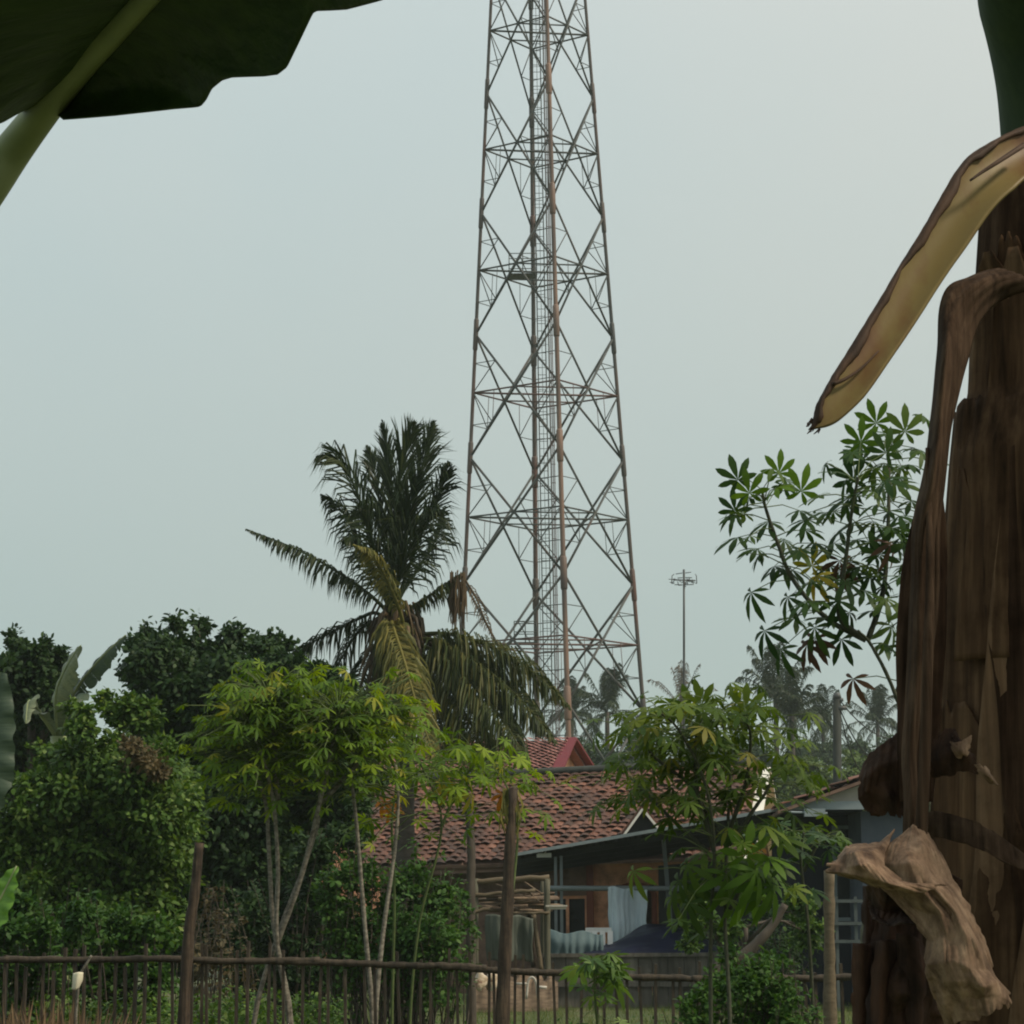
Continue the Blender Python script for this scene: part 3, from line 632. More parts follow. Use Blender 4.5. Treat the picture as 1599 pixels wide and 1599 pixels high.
    for k in range(46):
        p = tip + V(random.uniform(-.17, .06), random.uniform(-.15, .15), random.uniform(-.15, .05)); l = random.uniform(.45, .98)
        W = V(.014, .006, 0); q1 = p + V(random.uniform(-.04, .04), 0, -l * .5); q2 = p + V(random.uniform(-.05, .05), 0, -l)
        hb.add([p - W * .6, p + W * .6, q1 - W, q1 + W, q2 - W * .3, q2 + W * .3], [(0, 1, 3, 2), (2, 3, 5, 4)])
    hb.tube(cr([tip, at(742, 930, Y - .3), at(756, 965, Y - .3), at(772, 1000, Y - .3)], 8), np.linspace(.02, .008, 8), 5)
    leaflets(hb, cr([tip, at(742, 930, Y - .3), at(756, 965, Y - .3), at(772, 1000, Y - .3)], 16), V(1, .3, 0), .2, 1.2, 20, .01)
    o = hb.build('frond', M['frond_dry'], t); o['label'] = 'broken dry frond tip hanging straight down'
main_palm()

def far_palm(px, py, Y, label, size, cat='palm tree', dry=False, lean=0, nf=26):
    crown = at(px, py, Y); base = V(crown[0] + lean, Y, 0)
    t = thing('coconut_palm', label, cat, base, 'distant coconut palms')
    tb = MB(); path = cr([base, (base + crown) / 2 + V(lean * .2, 0, 0), crown], 12); tb.tube(path, np.linspace(.2, .13, 12), 8); tb.build('trunk', M['bark_palm'], t)
    fb = MB()
    for k in range(nf):
        az = k * 2.4 + random.uniform(-.3, .3); el = math.radians(random.choice([84, 72, 58, 44, 28, 10, -15, -45]) + random.uniform(-10, 10))
        d = V(math.cos(az) * math.cos(el), math.sin(az) * math.cos(el), math.sin(el)); L = size * random.uniform(.8, 1.1)
        P = [crown, crown + d * L * .45, crown + d * L * .8 + V(0, 0, -.12 * L) * (1.3 - d[2]), crown + d * L * 1.0 + V(0, 0, -.38 * L) * (1.3 - d[2])]
        path = cr(P, 14); rachis(fb, path, .03); sn = np.cross(nrm(d), V(0, 0, 1)); sn = V(1, 0, 0) if np.linalg.norm(sn) < .2 else nrm(sn)
        leaflets(fb, path, sn, size * (.25 if not dry else .17), 1.1, 40 if not dry else 22, .028 if not dry else .02, asc=.25, start=.08)
    fb.build('crown', M['frond_dry' if dry else 'frond'], t)
far_palm(948, 1112, 150, 'hazy distant coconut palm just right of the tower foot', 3.2)
far_palm(1064, 1104, 160, 'greyish half bare distant palm behind the thin antenna pole', 3.2, dry=True, nf=18)
far_palm(1211, 1090, 140, 'distant coconut palm with tall upright fronds right of the antenna pole', 3.4)
far_palm(1236, 1118, 128, 'bushier distant palm with long hanging fronds before the upright one', 2.6, nf=26)
far_palm(1285, 1128, 170, 'faint distant palm crown just left of the concrete utility pole', 2.9)
far_palm(1370, 1130, 175, 'faint distant palm crown right of the concrete utility pole beside the banana stem', 2.9)
far_palm(893, 1118, 170, 'faint distant palm crown half hidden by the big palm fronds', 2.8)

# far tree masses behind the houses
FT = [
 ('dark rounded tree behind the red gabled house at the tower foot', [(905, 1181, 32), (880, 1206, 28), (940, 1206, 32)], 130, 905, 'leaf_far'),
 ('dark tree crown right of the tower foot behind the bushy cassava', [(985, 1181, 36), (1020, 1201, 32), (960, 1216, 32)], 128, 990, 'leaf_far'),
 ('hazy tree crown behind the antenna pole foot', [(1080, 1176, 36), (1060, 1206, 32), (1115, 1191, 32)], 135, 1080, 'leaf_far'),
 ('dark shaded tree below the upright distant palm', [(1165, 1186, 28), (1200, 1201, 30), (1225, 1231, 28)], 120, 1195, 'leaf_far'),
 ('pale green bushy tree left of the utility pole', [(1262, 1211, 27), (1240, 1236, 24), (1285, 1226, 27), (1262, 1246, 32)], 110, 1262, 'leaf_far_pale'),
 ('pale green bushy tree right of the utility pole above the tiled roof', [(1335, 1201, 24), (1365, 1211, 27), (1318, 1231, 28), (1350, 1241, 32)], 112, 1340, 'leaf_far_pale'),
 ('hazy grey green tree line crown left of the utility pole under the faint palm', [(1268, 1176, 20), (1300, 1176, 22), (1245, 1181, 19)], 165, 1275, 'leaf_far'),
 ('hazy grey green tree line crown right of the utility pole under the faint palm', [(1345, 1176, 22), (1390, 1174, 27), (1425, 1181, 27)], 168, 1385, 'leaf_far'),
]
for lab, lob, Y, bx, mm in FT:
    tree('leafy_tree', lab, 'tree', lob, Y, bx, mm, 420, 9, .2, r0=.22, group='distant trees behind the houses', dy=1.2)

# ------------------------------------------------------------------ houses
def tile_slope(mb, E1, E2, R2, R1, tw=.18, th=.215, jit=.026):
    """overlapping curved clay tiles over the slope E1-E2-R2-R1 (eave then ridge)"""
    E1, E2, R1, R2 = [np.asarray(p, float) for p in (E1, E2, R1, R2)]
    nu = int(np.linalg.norm(E2 - E1) / tw); nv = int(np.linalg.norm(R1 - E1) / th)
    nn = nrm(np.cross(E2 - E1, R1 - E1)); 
    if nn[2] < 0: nn = -nn
    for j in range(nv):
        for i in range(nu):
            def pt(u, v):
                u = min(max(u, 0), 1); a = E1 * (1 - u) + E2 * u; b = R1 * (1 - u) + R2 * u; return a * (1 - v) + b * v
            sh_ = (j * .37) % 1.0 - .2; u0 = (i + sh_ - .25) / nu; u1 = (i + sh_ + .83) / nu; v0 = j / nv; v1 = min((j + 1.15) / nv, 1.0)
            lift = .04 + random.uniform(-1, 1) * jit; rise = random.uniform(-1, 1) * jit * 1.5; sk = random.uniform(-.1, .1) / nu
            row0 = []; row1 = []
            for s in range(5):
                f = s / 4; h = .032 * math.sin(f * math.pi * 1.0)
                row0.append(pt(u0 + (u1 - u0) * f + sk, v0) + nn * (lift + h + rise * (f - .5)))
                row1.append(pt(u0 + (u1 - u0) * f - sk, v1) + nn * (.012 + h))
            mb.grid(np.array([row0, row1]))
def wall_open(mb, O, u, n, L, H, opens, th=.14):
    """wall of length L and height H from O along u with rectangular openings (u0,u1,z0,z1), thickness along n"""
    us = sorted({0, L, *[o[0] for o in opens], *[o[1] for o in opens]}); zs_ = sorted({0, H, *[o[2] for o in opens], *[o[3] for o in opens]})
    P = lambda a, z, d=0: O + u * a + V(0, 0, z) + n * d
    for a, b in zip(us[:-1], us[1:]):
        for c, d in zip(zs_[:-1], zs_[1:]):
            if any(o[0] <= a and b <= o[1] and o[2] <= c and d <= o[3] for o in opens): continue
            mb.add([P(a, c), P(b, c), P(b, d), P(a, d)], [(0, 1, 2, 3)]); mb.add([P(a, c, th), P(b, c, th), P(b, d, th), P(a, d, th)], [(3, 2, 1, 0)])
    for a, b, c, d in opens:
        mb.add([P(a, c), P(a, c, th), P(a, d, th), P(a, d)], [(0, 1, 2, 3)]); mb.add([P(b, c), P(b, d), P(b, d, th), P(b, c, th)], [(0, 1, 2, 3)])
        mb.add([P(a, d), P(a, d, th), P(b, d, th), P(b, d)], [(0, 1, 2, 3)]); mb.add([P(a, c), P(b, c), P(b, c, th), P(a, c, th)], [(0, 1, 2, 3)])

def main_house():
    E1, E2 = at(556, 1353, 50), at(1160, 1336, 49.2); R1, R2 = at(575, 1224, 54.4), at(1186, 1194, 53.6)
    B1 = V(2 * R1[0] - E1[0], 2 * R1[1] - E1[1], E1[2]); B2 = V(2 * R2[0] - E2[0], 2 * R2[1] - E2[1], E2[2])
    u = E2 - E1; u[2] = 0; L = np.linalg.norm(u); u = u / L; n = V(-u[1], u[0], 0)
    O = V(E1[0], E1[1], 0) + n * .75 + u * .35; LL = L - .7; H = min(E1[2], E2[2]) + .1
    t = thing('tile_roofed_house', 'salmon walled house with weathered red clay tile roof behind the coconut palm', 'house', O)
    mb = MB(); tile_slope(mb, E1, E2, R2, R1)
    rf = mb.build('tile_roof', M['tiles'], t)
    sb = MB(); d = V(0, 0, -.03); sb.quadslab(E1 + d, E2 + d, R2 + d, R1 + d, .06); sb.quadslab(R1 + d, R2 + d, B2 + d, B1 + d, .06)
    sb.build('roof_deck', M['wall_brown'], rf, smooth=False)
    bk = MB(); tile_slope(bk, B2, B1, R1, R2, .5, .5); bk.build('back_tiles', M['tiles'], rf)
    rb = MB(); rp_ = cr([R1 + V(0, 0, .07), R2 + V(0, 0, .07)], 20); rb.tube(rp_, .085, 8); rb.build('ridge_cap', M['concrete'], rf)
    def uo(px, zref=1.4):            # distance along the front wall for a picture column
        a = at(px, 1420, 10) - CAM; a = a / a[1]; A = np.array([[a[0], -u[0]], [a[1], -u[1]]]); s = np.linalg.solve(A, np.array([O[0] - CAM[0], O[1] - CAM[1]])); return s[1]
    opens = [(uo(846), uo(918), .25, 1.85), (uo(962), uo(1022), .1, 2.05), (uo(1050), uo(1120), .1, 2.0), (uo(640), uo(690), .9, 1.9)]
    xs = uo(918)
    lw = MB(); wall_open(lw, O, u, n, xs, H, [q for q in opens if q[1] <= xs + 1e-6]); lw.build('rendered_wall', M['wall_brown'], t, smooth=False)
    wb = MB(); wall_open(wb, O + u * xs, u, n, LL - xs, H, [(q[0] - xs, q[1] - xs, q[2], q[3]) for q in opens if q[0] > xs])
    for P0, P1 in ((O, O + n * (np.linalg.norm((B1 - E1)[:2]) - 1.5)), (O + u * LL, O + u * LL + n * (np.linalg.norm((B1 - E1)[:2]) - 1.5))):
        q = (P0 + P1) / 2; nn = u if P0 is not O else -u
        ap = V(q[0], q[1], (R1 if P0 is O else R2)[2] - .12)
        wb.add([P0, P1, P1 + V(0, 0, H), ap, P0 + V(0, 0, H)], [(0, 1, 2, 3, 4)])
    bkO = O + n * (np.linalg.norm((B1 - E1)[:2]) - 1.5); wb.add([bkO, bkO + u * LL, bkO + u * LL + V(0, 0, H), bkO + V(0, 0, H)], [(3, 2, 1, 0)])
    wb.build('wall', M['salmon'], t, smooth=False)
    # dark interior behind the openings: room back wall
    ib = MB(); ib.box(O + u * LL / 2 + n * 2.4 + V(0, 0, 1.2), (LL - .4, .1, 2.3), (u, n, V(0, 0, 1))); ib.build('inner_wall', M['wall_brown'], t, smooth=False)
    for k, (a, b, c, d_) in enumerate(opens):
        if k in (0, 3):
            fb = MB(); P = lambda x, z, q=.05: O + u * x + V(0, 0, z) + n * q
            for x in (a + .03, b - .03, (a + b) / 2 + .05): fb.beam(P(x, c), P(x, d_), .06, .06, u)
            for z in (c + .03, d_ - .03): fb.beam(P(a, z, .06), P(b, z, .06), .05, .06)
            w = fb.build('window', M['salmon'], t, smooth=False)
            gb = MB(); gb.box(P((a + b) / 2, (c + d_) / 2, .09), (b - a, .012, d_ - c), (u, n, V(0, 0, 1))); gb.build('pane', M['glass_dark'], w, smooth=False)
        else:                         # round-topped doorway trim
            fb = MB(); m = (a + b) / 2; r = (b - a) / 2
            an = np.linspace(0, math.pi, 15); arc = [O + u * (m - r * math.cos(q)) + V(0, 0, d_ - r * .55 + r * .55 * math.sin(q)) - n * .02 for q in an]
            pts = [O + u * a + V(0, 0, c) - n * .02] + arc + [O + u * b + V(0, 0, c) - n * .02]
            for p, q in zip(pts[:-1], pts[1:]): fb.beam(p, q + (q - p) * .05, .10, .13, n)
            fb.build('doorway_arch', M['trim_red'], t, smooth=False)
    pb = MB(); x = uo(922); pb.box(O + u * x - n * .06 + V(0, 0, H / 2), (.13, .12, H - .02), (u, n, V(0, 0, 1))); pb.build('pilaster', M['trim_red'], t, smooth=False)
    fb = MB(); fb.beam(E1 + n * .1 + V(0, 0, -.13), at(800, 1345.5, 49.7) + n * .1 + V(0, 0, -.1), .05, .16); fb.build('eave_board', M['wall_brown'], t, smooth=False)
    # gable end facing right: white boards
    gb = MB(); e = V(0, 0, -.08)
    gb.beam(R2 + u * .05 + e, B2 + u * .05 + e, .05, .36, u); gb.beam(R2 + u * .06 + e, E2 + u * .06 + e, .05, .34, u); gb.build('bargeboard', M['white'], t, smooth=False)
    # small porch gable in front of the roof
    Yg = 46.2; A = at(1003, 1262, Yg); Lf = at(973, 1304, Yg); Rg = at(1031, 1296, Yg); bk_ = V(.2, 3.0, -.05)
    g = MB(); g.quadslab(A, Lf, Lf + bk_, A + bk_, .05); g.quadslab(A + bk_, Rg + bk_, Rg, A, .05); pr = g.build('porch_gable', M['tiles'], t, smooth=False)
    g = MB(); g.beam(A + V(0, -.04, -.02), Lf + V(0, -.04, -.02), .04, .15, V(0, 1, 0)); g.beam(A + V(0, -.045, -.02), Rg + V(0, -.045, -.02), .04, .15, V(0, 1, 0)); g.build('bargeboard', M['white'], pr, smooth=False)
    g = MB(); g.add([A + V(0, .1, -.05), Lf + V(0.02, .1, -.03), Rg + V(-.02, .1, -.03)], [(0, 1, 2)]); g.build('gable_panel', M['zinc_dark'], pr, smooth=False)
    return O, u, n, uo
HO, HU, HN, uo = main_house()

def carport():
    A, B = at(795, 1338, 45.5), at(1236, 1262, 42.0)      # front edge
    C, D = at(1200, 1302, 49.0), at(800, 1362, 48.8)
    C[2] = min(C[2], B[2] - .25)
    base = atz(872, 45, 0)
    t = thing('carport', 'dark metal carport roof on thin steel posts in front of the tiled house', 'carport', base)
    mb = MB(); n = 30
    # corrugated sheet
    rows = []
    for f in np.linspace(0, 1, 3):
        a = A * (1 - f) + D * f; b = B * (1 - f) + C * f; row = []
        for i in range(181):
            g = i / 180; row.append(a * (1 - g) + b * g + V(0, 0, .02 * math.sin(i * math.pi / 2)))
        rows.append(row)
    mb.grid(np.array(rows)); mb.build('roof_sheet', M['zinc_dark'], t, solid=.01)
    eb = MB(); eb.beam(A + V(0, -.03, .02), B + V(0, -.03, .02), .04, .055); eb.build('edge_trim', M['zinc_edge'], t, smooth=False)
    rb = MB()
    for f in (.12, .38, .62, .86):
        a = A * (1 - f) + D * f + V(0, 0, -.07); b = B * (1 - f) + C * f + V(0, 0, -.07); rb.beam(a, b, .05, .09)
    rb.build('rafter', M['zinc_dark'], t, smooth=False)
    sp = MB(); a, b = atz(1030, 46.4, 0), atz(1212, 45.6, 0); sp.quadslab(V(a[0], a[1], 2.35), V(b[0], b[1], 2.5), V(b[0], b[1], .05), V(a[0], a[1], .05), .05); sp.build('shade_panel', M['zinc_dark'], t, smooth=False)  # added dark panel standing in for the deep shade under the canopy
    def roofz(px, Y):
        p = atz(px, Y, 0); g = (p[0] - A[0]) / (B[0] - A[0]); return (A * (1 - g) + B * g)[2] - .13
    for px, w in ((868, .05), (877, .05)):
        pb = MB(); p = atz(px, 45.2, 0); pb.box(V(p[0], 45.2, roofz(px, 45.2) / 2), (w, w * 1.6, roofz(px, 45.2))); pb.build('post', M['steel'], t, smooth=False)
    pb = MB(); a = at(1046, 1405, 45); pb.beam(V(a[0] + .1, 45, 0), V(at(1036, 1300, 45)[0], 45, roofz(1036, 45)), .07, .07, V(0, 1, 0)); pb.build('post', M['steel'], t, smooth=False)
    pb = MB(); p = atz(1180, 43.2, 0); pb.box(V(p[0], 43.2, roofz(1180, 43.2) / 2), (.08, .08, roofz(1180, 43.2))); pb.build('post', M['steel'], t, smooth=False)
    lb = MB(); a, b = at(838, 1334, 45.3), at(861, 1337, 45.3); lb.box((a + b) / 2, (b[0] - a[0], .12, .075)); lb.box((a + b) / 2 + V(0, 0, .05), ((b[0] - a[0]) * .3, .06, .05))
    lb.build('gutter_end', M['plastic_white'], t, smooth=False)  # white pipe end of the canopy gutter, gives no light
    hb = MB(); a, b = at(852, 1387, 45.0), at(1344, 1385, 44.2); hb.tube([a, (a + b) / 2 + V(0, 0, -.015), b], .045, 8); hb.build('cross_rail', M['steel'], t)
carport()

def red_house():
    F_, B_ = at(868, 1204, 60), at(936, 1198, 68); A = at(889, 1153, 64)
    g = B_ - F_; g[2] = 0; u = nrm(V(-g[1], g[0], 0)) * 7.0
    z = min(F_[2], B_[2]); F_[2] = z; B_[2] = z
    base = V(A[0], A[1], 0)
    t = thing('red_gabled_house', 'far house with plain red tile roof and crimson bargeboard at the tower foot', 'house', base)
    mb = MB(); tile_slope(mb, F_ + u, F_, A, A + u, .2, .21, .006); rf = mb.build('tile_roof', M['tiles_far'], t)
    db = MB(); e = V(0, 0, -.04); db.quadslab(F_ + u + e, F_ + e, A + e, A + u + e, .06); db.quadslab(A + u + e, A + e, B_ + e, B_ + u + e, .06); db.build('roof_deck', M['tiles_far'], rf, smooth=False)
    uu = nrm(u); s = uu * .25
    wb = MB(); ft = F_ + s + nrm(g) * .3; bt = B_ + s - nrm(g) * .3
    wb.add([V(ft[0], ft[1], 0), V(bt[0], bt[1], 0), bt, A + s - V(0, 0, .1), ft], [(0, 1, 2, 3, 4)])
    f2 = ft + uu * 6.5; wb.add([V(ft[0], ft[1], 0), ft, f2, V(f2[0], f2[1], 0)], [(0, 1, 2, 3)])
    b2 = bt + uu * 6.5; wb.add([V(bt[0], bt[1], 0), V(b2[0], b2[1], 0), b2, bt], [(0, 1, 2, 3)])
    wb.add([V(f2[0], f2[1], 0), f2, A + uu * 6.7 - V(0, 0, .1), b2, V(b2[0], b2[1], 0)], [(0, 1, 2, 3, 4)])
    wb.build('wall', M['salmon'], t, smooth=False)
    gb = MB(); o = -uu * .05
    gb.beam(A + o, B_ + o + nrm(g) * .2, .06, .27, uu); gb.beam(A + o * 1.2, F_ + o * 1.2 - nrm(g) * .2, .06, .27, uu); gb.build('bargeboard', M['crimson'], t, smooth=False)
    cb = MB(); q = nrm(g); cc = (ft + bt) / 2 - uu * .02; wz = z + .1
    cb.box(V(cc[0], cc[1], wz - 1.4), (.06, 1.4, 1.2), (uu, q, V(0, 0, 1))); cb.build('window', M['glass_dark'], t, smooth=False)
red_house()

def right_house():
    Y = 41.0; base = atz(1350, Y, 0)
    t = thing('grey_house', 'low grey house with dark porch and pale gable partly hidden by the dry banana stem', 'house', base)
    G0, AP, G1 = at(1214, 1262, Y - .6), at(1440, 1180, Y - .6), at(1660, 1266, Y - .6); G1[2] = G0[2]
    d = V(.35, 7, 0); up = V(0, 0, .03)
    mb = MB(); tile_slope(mb, G0, G0 + d, AP + d, AP, .24, .28, .012); tile_slope(mb, G1 + d, G1, AP, AP + d, .4, .4, .012)
    rf = mb.build('tile_roof', M['tiles'], t)
    db = MB(); e = V(0, 0, -.04); db.quadslab(G0 + e, AP + e, AP + d + e, G0 + d + e, .05) ; db.quadslab(AP + e, G1 + e, G1 + d + e, AP + d + e, .05); db.build('roof_deck', M['wall_brown'], rf, smooth=False)
    zf = at(1345, 1256, Y - .3)[2]
    gb = MB(); a = at(1262, 1250, Y - .35); gb.add([V(a[0], Y - .3, zf + .02), V(G1[0] - .4, Y - .3, zf + .02), V(AP[0], Y - .3, AP[2] - .12)], [(0, 1, 2)]); gb.build('gable_panel', M['whitegrey'], t, smooth=False)
    fb = MB(); a = at(1222, 1259, Y - .45); fb.beam(V(a[0], Y - .45, zf - .02), V(G1[0], Y - .45, zf - .02), .05, .13); fb.build('fascia', M['fascia'], t, smooth=False)
    x0, xm, x1 = atz(1224, Y, 0)[0], atz(1348, Y, 0)[0], atz(1650, Y, 0)[0]
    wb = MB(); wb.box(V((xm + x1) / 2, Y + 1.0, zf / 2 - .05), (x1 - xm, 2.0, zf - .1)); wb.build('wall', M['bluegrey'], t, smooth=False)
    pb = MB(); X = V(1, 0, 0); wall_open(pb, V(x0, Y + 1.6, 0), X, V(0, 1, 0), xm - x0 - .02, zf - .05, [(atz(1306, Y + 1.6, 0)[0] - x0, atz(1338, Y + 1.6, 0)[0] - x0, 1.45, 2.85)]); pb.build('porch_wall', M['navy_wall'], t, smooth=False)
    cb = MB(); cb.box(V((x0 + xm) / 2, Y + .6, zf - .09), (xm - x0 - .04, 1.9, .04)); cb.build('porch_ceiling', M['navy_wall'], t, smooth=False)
    yw = Y + 1.57; a, b, c, dd = atz(1305, yw, 0)[0], atz(1340, yw, 0)[0], 1.40, 2.9
    sb = MB()
    for xx in (a, b): sb.box(V(xx, yw, (c + dd) / 2), (.06, .05, dd - c))
    for zz in (c, dd, (c + dd) / 2 + .1): sb.box(V((a + b) / 2, yw - .004, zz), (b - a + .06, .05, .06))
    w = sb.build('window', M['fascia'], t, smooth=False)
    g = MB(); g.box(V((a + b) / 2, yw + .05, (c + dd) / 2), (b - a, .012, dd - c)); g.build('pane', M['glass_dark'], w, smooth=False)
    rb = MB(); yr = Y - .5
    for py in (1407, 1442, 1470):
        p, q = at(1292, py, yr), at(1375, py, yr); rb.box((p + q) / 2, (q[0] - p[0], .03, .05))
    for px in (1306, 1336, 1352): 
        p = at(px, 1400, yr); rb.box(V(p[0], yr + .035, p[2] / 2), (.05, .035, p[2]))
    rb.build('porch_railing', M['rail_grey'], t, smooth=False)
    lb = MB(); p = at(1232, 1268, Y - 1.0); q = at(1292, 1270, Y - 1.0); lb.tube([p, q], .02, 6); lb.box((p + q) / 2 + V(.1, 0, 0), (.32, .1, .12)); lb.build('strip_lamp', M['fascia'], t, smooth=False)
right_house()

# ------------------------------------------------------------------ poles
def antenna():
    Y = 70; top = at(1068, 892, Y); base = atz(1067, Y, 0)
    t = thing('antenna_pole', 'thin dark pole with a spiky television antenna right of the tower', 'antenna', base)
    mb = MB(); pts = cr([base, (base + top) / 2, top], 8); mb.tube(pts, np.linspace(.05, .028, 8), 8); mb.build('pole', M['antenna'], t)
    ab = MB(); c = at(1068, 906, Y)
    ab.bar(c + V(-.3, -.1, 0), c + V(.32, .1, 0), .02, 5); ab.bar(c + V(0, 0, .3), c + V(0, 0, -.25), .03, 5)
    for k in range(15):
        f = random.uniform(-1, 1); p = c + V(f * .29, f * .1, random.uniform(-.05, .05)); a_ = random.uniform(0, 6.28); h = random.uniform(.08, .2)
        d = V(math.cos(a_) * .6, random.uniform(-.5, .5), math.sin(a_)); ab.bar(p, p + d * h, .011, 4); q = p + d * h; ab.bar(q, q + V(random.uniform(-.12, .12), .05, random.uniform(-.02, .02)), .01, 4)
    for sx, w_ in ((-1, .30), (1, .33)):
        p = c + V(sx * w_, 0, .02); cs = [p + V(-.02 * sx, -.1, .13), p + V(.02 * sx, .1, .12), p + V(.03 * sx, .1, -.10), p + V(-.03 * sx, -.1, -.11)]
        for k in range(3): ab.bar(cs[k], cs[k + 1], .012, 4)
        for z in (.2, .07, -.13): ab.bar(c + V(sx * .04, 0, z), c + V(sx * random.uniform(.16, .28), -.08 * sx, z + random.uniform(-.02, .05)), .012, 4)
    ab.build('antenna_head', M['antenna'], t)
antenna()
def utility():
    Y = 78; top = at(1307, 1088, Y); base = atz(1307, Y, 0)
    t = thing('utility_pole', 'dark concrete utility pole with slack cables behind the tiled roof', 'utility pole', base)
    mb = MB(); mb.tube([base, (base + top) / 2, top], [.17, .145, .125], 12); mb.build('pole', M['pole_dark'], t)
    cb = MB(); cb.tube([top + V(0, 0, -.05), top + V(0, 0, .12)], [.14, .10], 10); cb.box(top + V(.12, -.06, -.35), (.3, .12, .12)); cb.box(top + V(.1, -.06, -.1), (.16, .1, .1)); cb.build('clamp', M['antenna'], t)
    for k, (ex, ey, z0, sag, w) in enumerate(((1420, 1150, -.05, .5, .02), (1420, 1172, -.3, .9, .022), (1180, 1116, -.05, .4, .014), (1372, 1200, -.35, .5, .02))):
        mb = MB(); a = top + V(.05, 0, z0); b = at(ex, ey, Y + (6 if k < 2 else 2)); b[1] = Y + (6, 8, 30, 5)[k]
        f = np.linspace(0, 1, 14)[:, None]; P = a * (1 - f) + b * f; P[:, 2] -= (sag * 4 * f * (1 - f))[:, 0]
        mb.tube(P, w, 5); o = mb.build('overhead_cable', M['cable'], origin=a)
        tag(o, ('overhead cable leaving the utility pole top to the right', 'slack lower cable sagging right from the utility pole', 'thin cable running left from the utility pole top', 'short steep drop cable falling right from the utility pole')[k], 'cable', 'cables on the utility pole')
utility()

# ------------------------------------------------------------------ yard behind the fence
def plank_wall():
    Y = 42.0; a = atz(846, Y, 0); b = atz(1212, Y, 0); base = (a + b) / 2; zt = at(1000, 1489, Y)[2]
    t = thing('plank_wall', 'low grey weathered plank wall in front of the navy tarpaulin', 'wall', base)
    x = a[0]; k = 0; pb = MB()
    while x < b[0]:
        w = random.uniform(.17, .27); h = zt - random.uniform(0, .03)
        pb.box(V(x + w / 2, Y + random.uniform(-.012, .012), h / 2), (w - .012, .035, h)); x += w
    pb.build('boards', M['planks'], t, smooth=False)
    rb = MB(); rb.beam(V(a[0], Y - .05, zt - .02), V(b[0], Y - .05, zt - .02), .05, .06); rb.beam(V(a[0], Y - .05, zt * .45), V(b[0], Y - .05, zt * .43), .05, .07); rb.build('rail', M['planks'], t, smooth=False)
plank_wall()
def cloth(name, label, cat, G, m, nr, nc, amp, freq, solid=.01, seed=1.0, pleat=0.0):
    mb = MB(); nc = nc * (2 if pleat else 1); g = wob(crgrid(pxgrid(G), nr, nc), amp, freq, seed)
    for c_ in range(nc if pleat else 0): g[:, c_, 1] += pleat * math.sin(c_ * .75 + 1.5 * math.sin(c_ * .21)) * np.linspace(.35, 1, nr); g[:, c_, 2] += .02 * math.sin(c_ * .19)
    mb.grid(g)
    o = mb.build(name, m, origin=V(*g.mean((0, 1))[:2], g[..., 2].min()), solid=solid); return tag(o, label, cat)
cloth('tarpaulin', 'dark navy tarpaulin draped over a heap behind the plank wall', 'tarpaulin',
      [[(905, 1480, 44.2), (960, 1470, 44.4), (1000, 1447, 44.6), (1040, 1443, 44.6), (1075, 1455, 44.4), (1110, 1470, 44.2)],
       [(900, 1484, 43.6), (955, 1477, 43.6), (1000, 1462, 43.7), (1045, 1455, 43.7), (1085, 1468, 43.6), (1118, 1480, 43.5)],
       [(896, 1495, 43.0), (950, 1494, 42.9), (1000, 1493, 42.9), (1045, 1492, 42.9), (1085, 1493, 42.9), (1125, 1495, 42.9)]], M['tarp'], 24, 50, .035, 3.0)
cloth('hanging_sheet', 'pale blue sheet hanging from the carport rail', 'sheet',
      [[(950, 1386, 44.75), (968, 1387, 44.72), (990, 1387, 44.75), (1011, 1388, 44.7)], [(949, 1420, 44.8), (968, 1420, 44.68), (990, 1420, 44.8), (1010, 1420, 44.7)],
       [(951, 1450, 44.8), (970, 1450, 44.66), (990, 1448, 44.8), (1010, 1446, 44.7)], [(953, 1478, 44.8), (971, 1478, 44.7), (990, 1478, 44.8), (1009, 1478, 44.7)]], M['sheet'], 26, 30, .02, 3.5, .006, pleat=.022)
cloth('teal_cloth', 'faded teal cloth spread over the rail left of the steel posts', 'cloth',
      [[(846, 1452, 43.4), (880, 1455, 43.3), (915, 1456, 43.4), (942, 1460, 43.4)], [(846, 1470, 43.3), (880, 1472, 43.2), (915, 1474, 43.3), (942, 1474, 43.3)],
       [(846, 1492, 43.3), (880, 1492, 43.2), (915, 1492, 43.3), (942, 1492, 43.3)]], M['teal'], 20, 34, .02, 4, .008, 3, pleat=.02)
cloth('grey_cloth', 'grey green cloth hanging under the bamboo rack', 'cloth',
      [[(758, 1428, 41.2), (785, 1430, 41.1), (808, 1430, 41.2), (832, 1432, 41.2)], [(757, 1462, 41.2), (785, 1462, 41.05), (808, 1462, 41.25), (832, 1462, 41.1)],
       [(760, 1500, 41.2), (785, 1502, 41.1), (808, 1502, 41.2), (832, 1500, 41.2)]], M['greycloth'], 18, 30, .02, 4, .008, 5, pleat=.014)
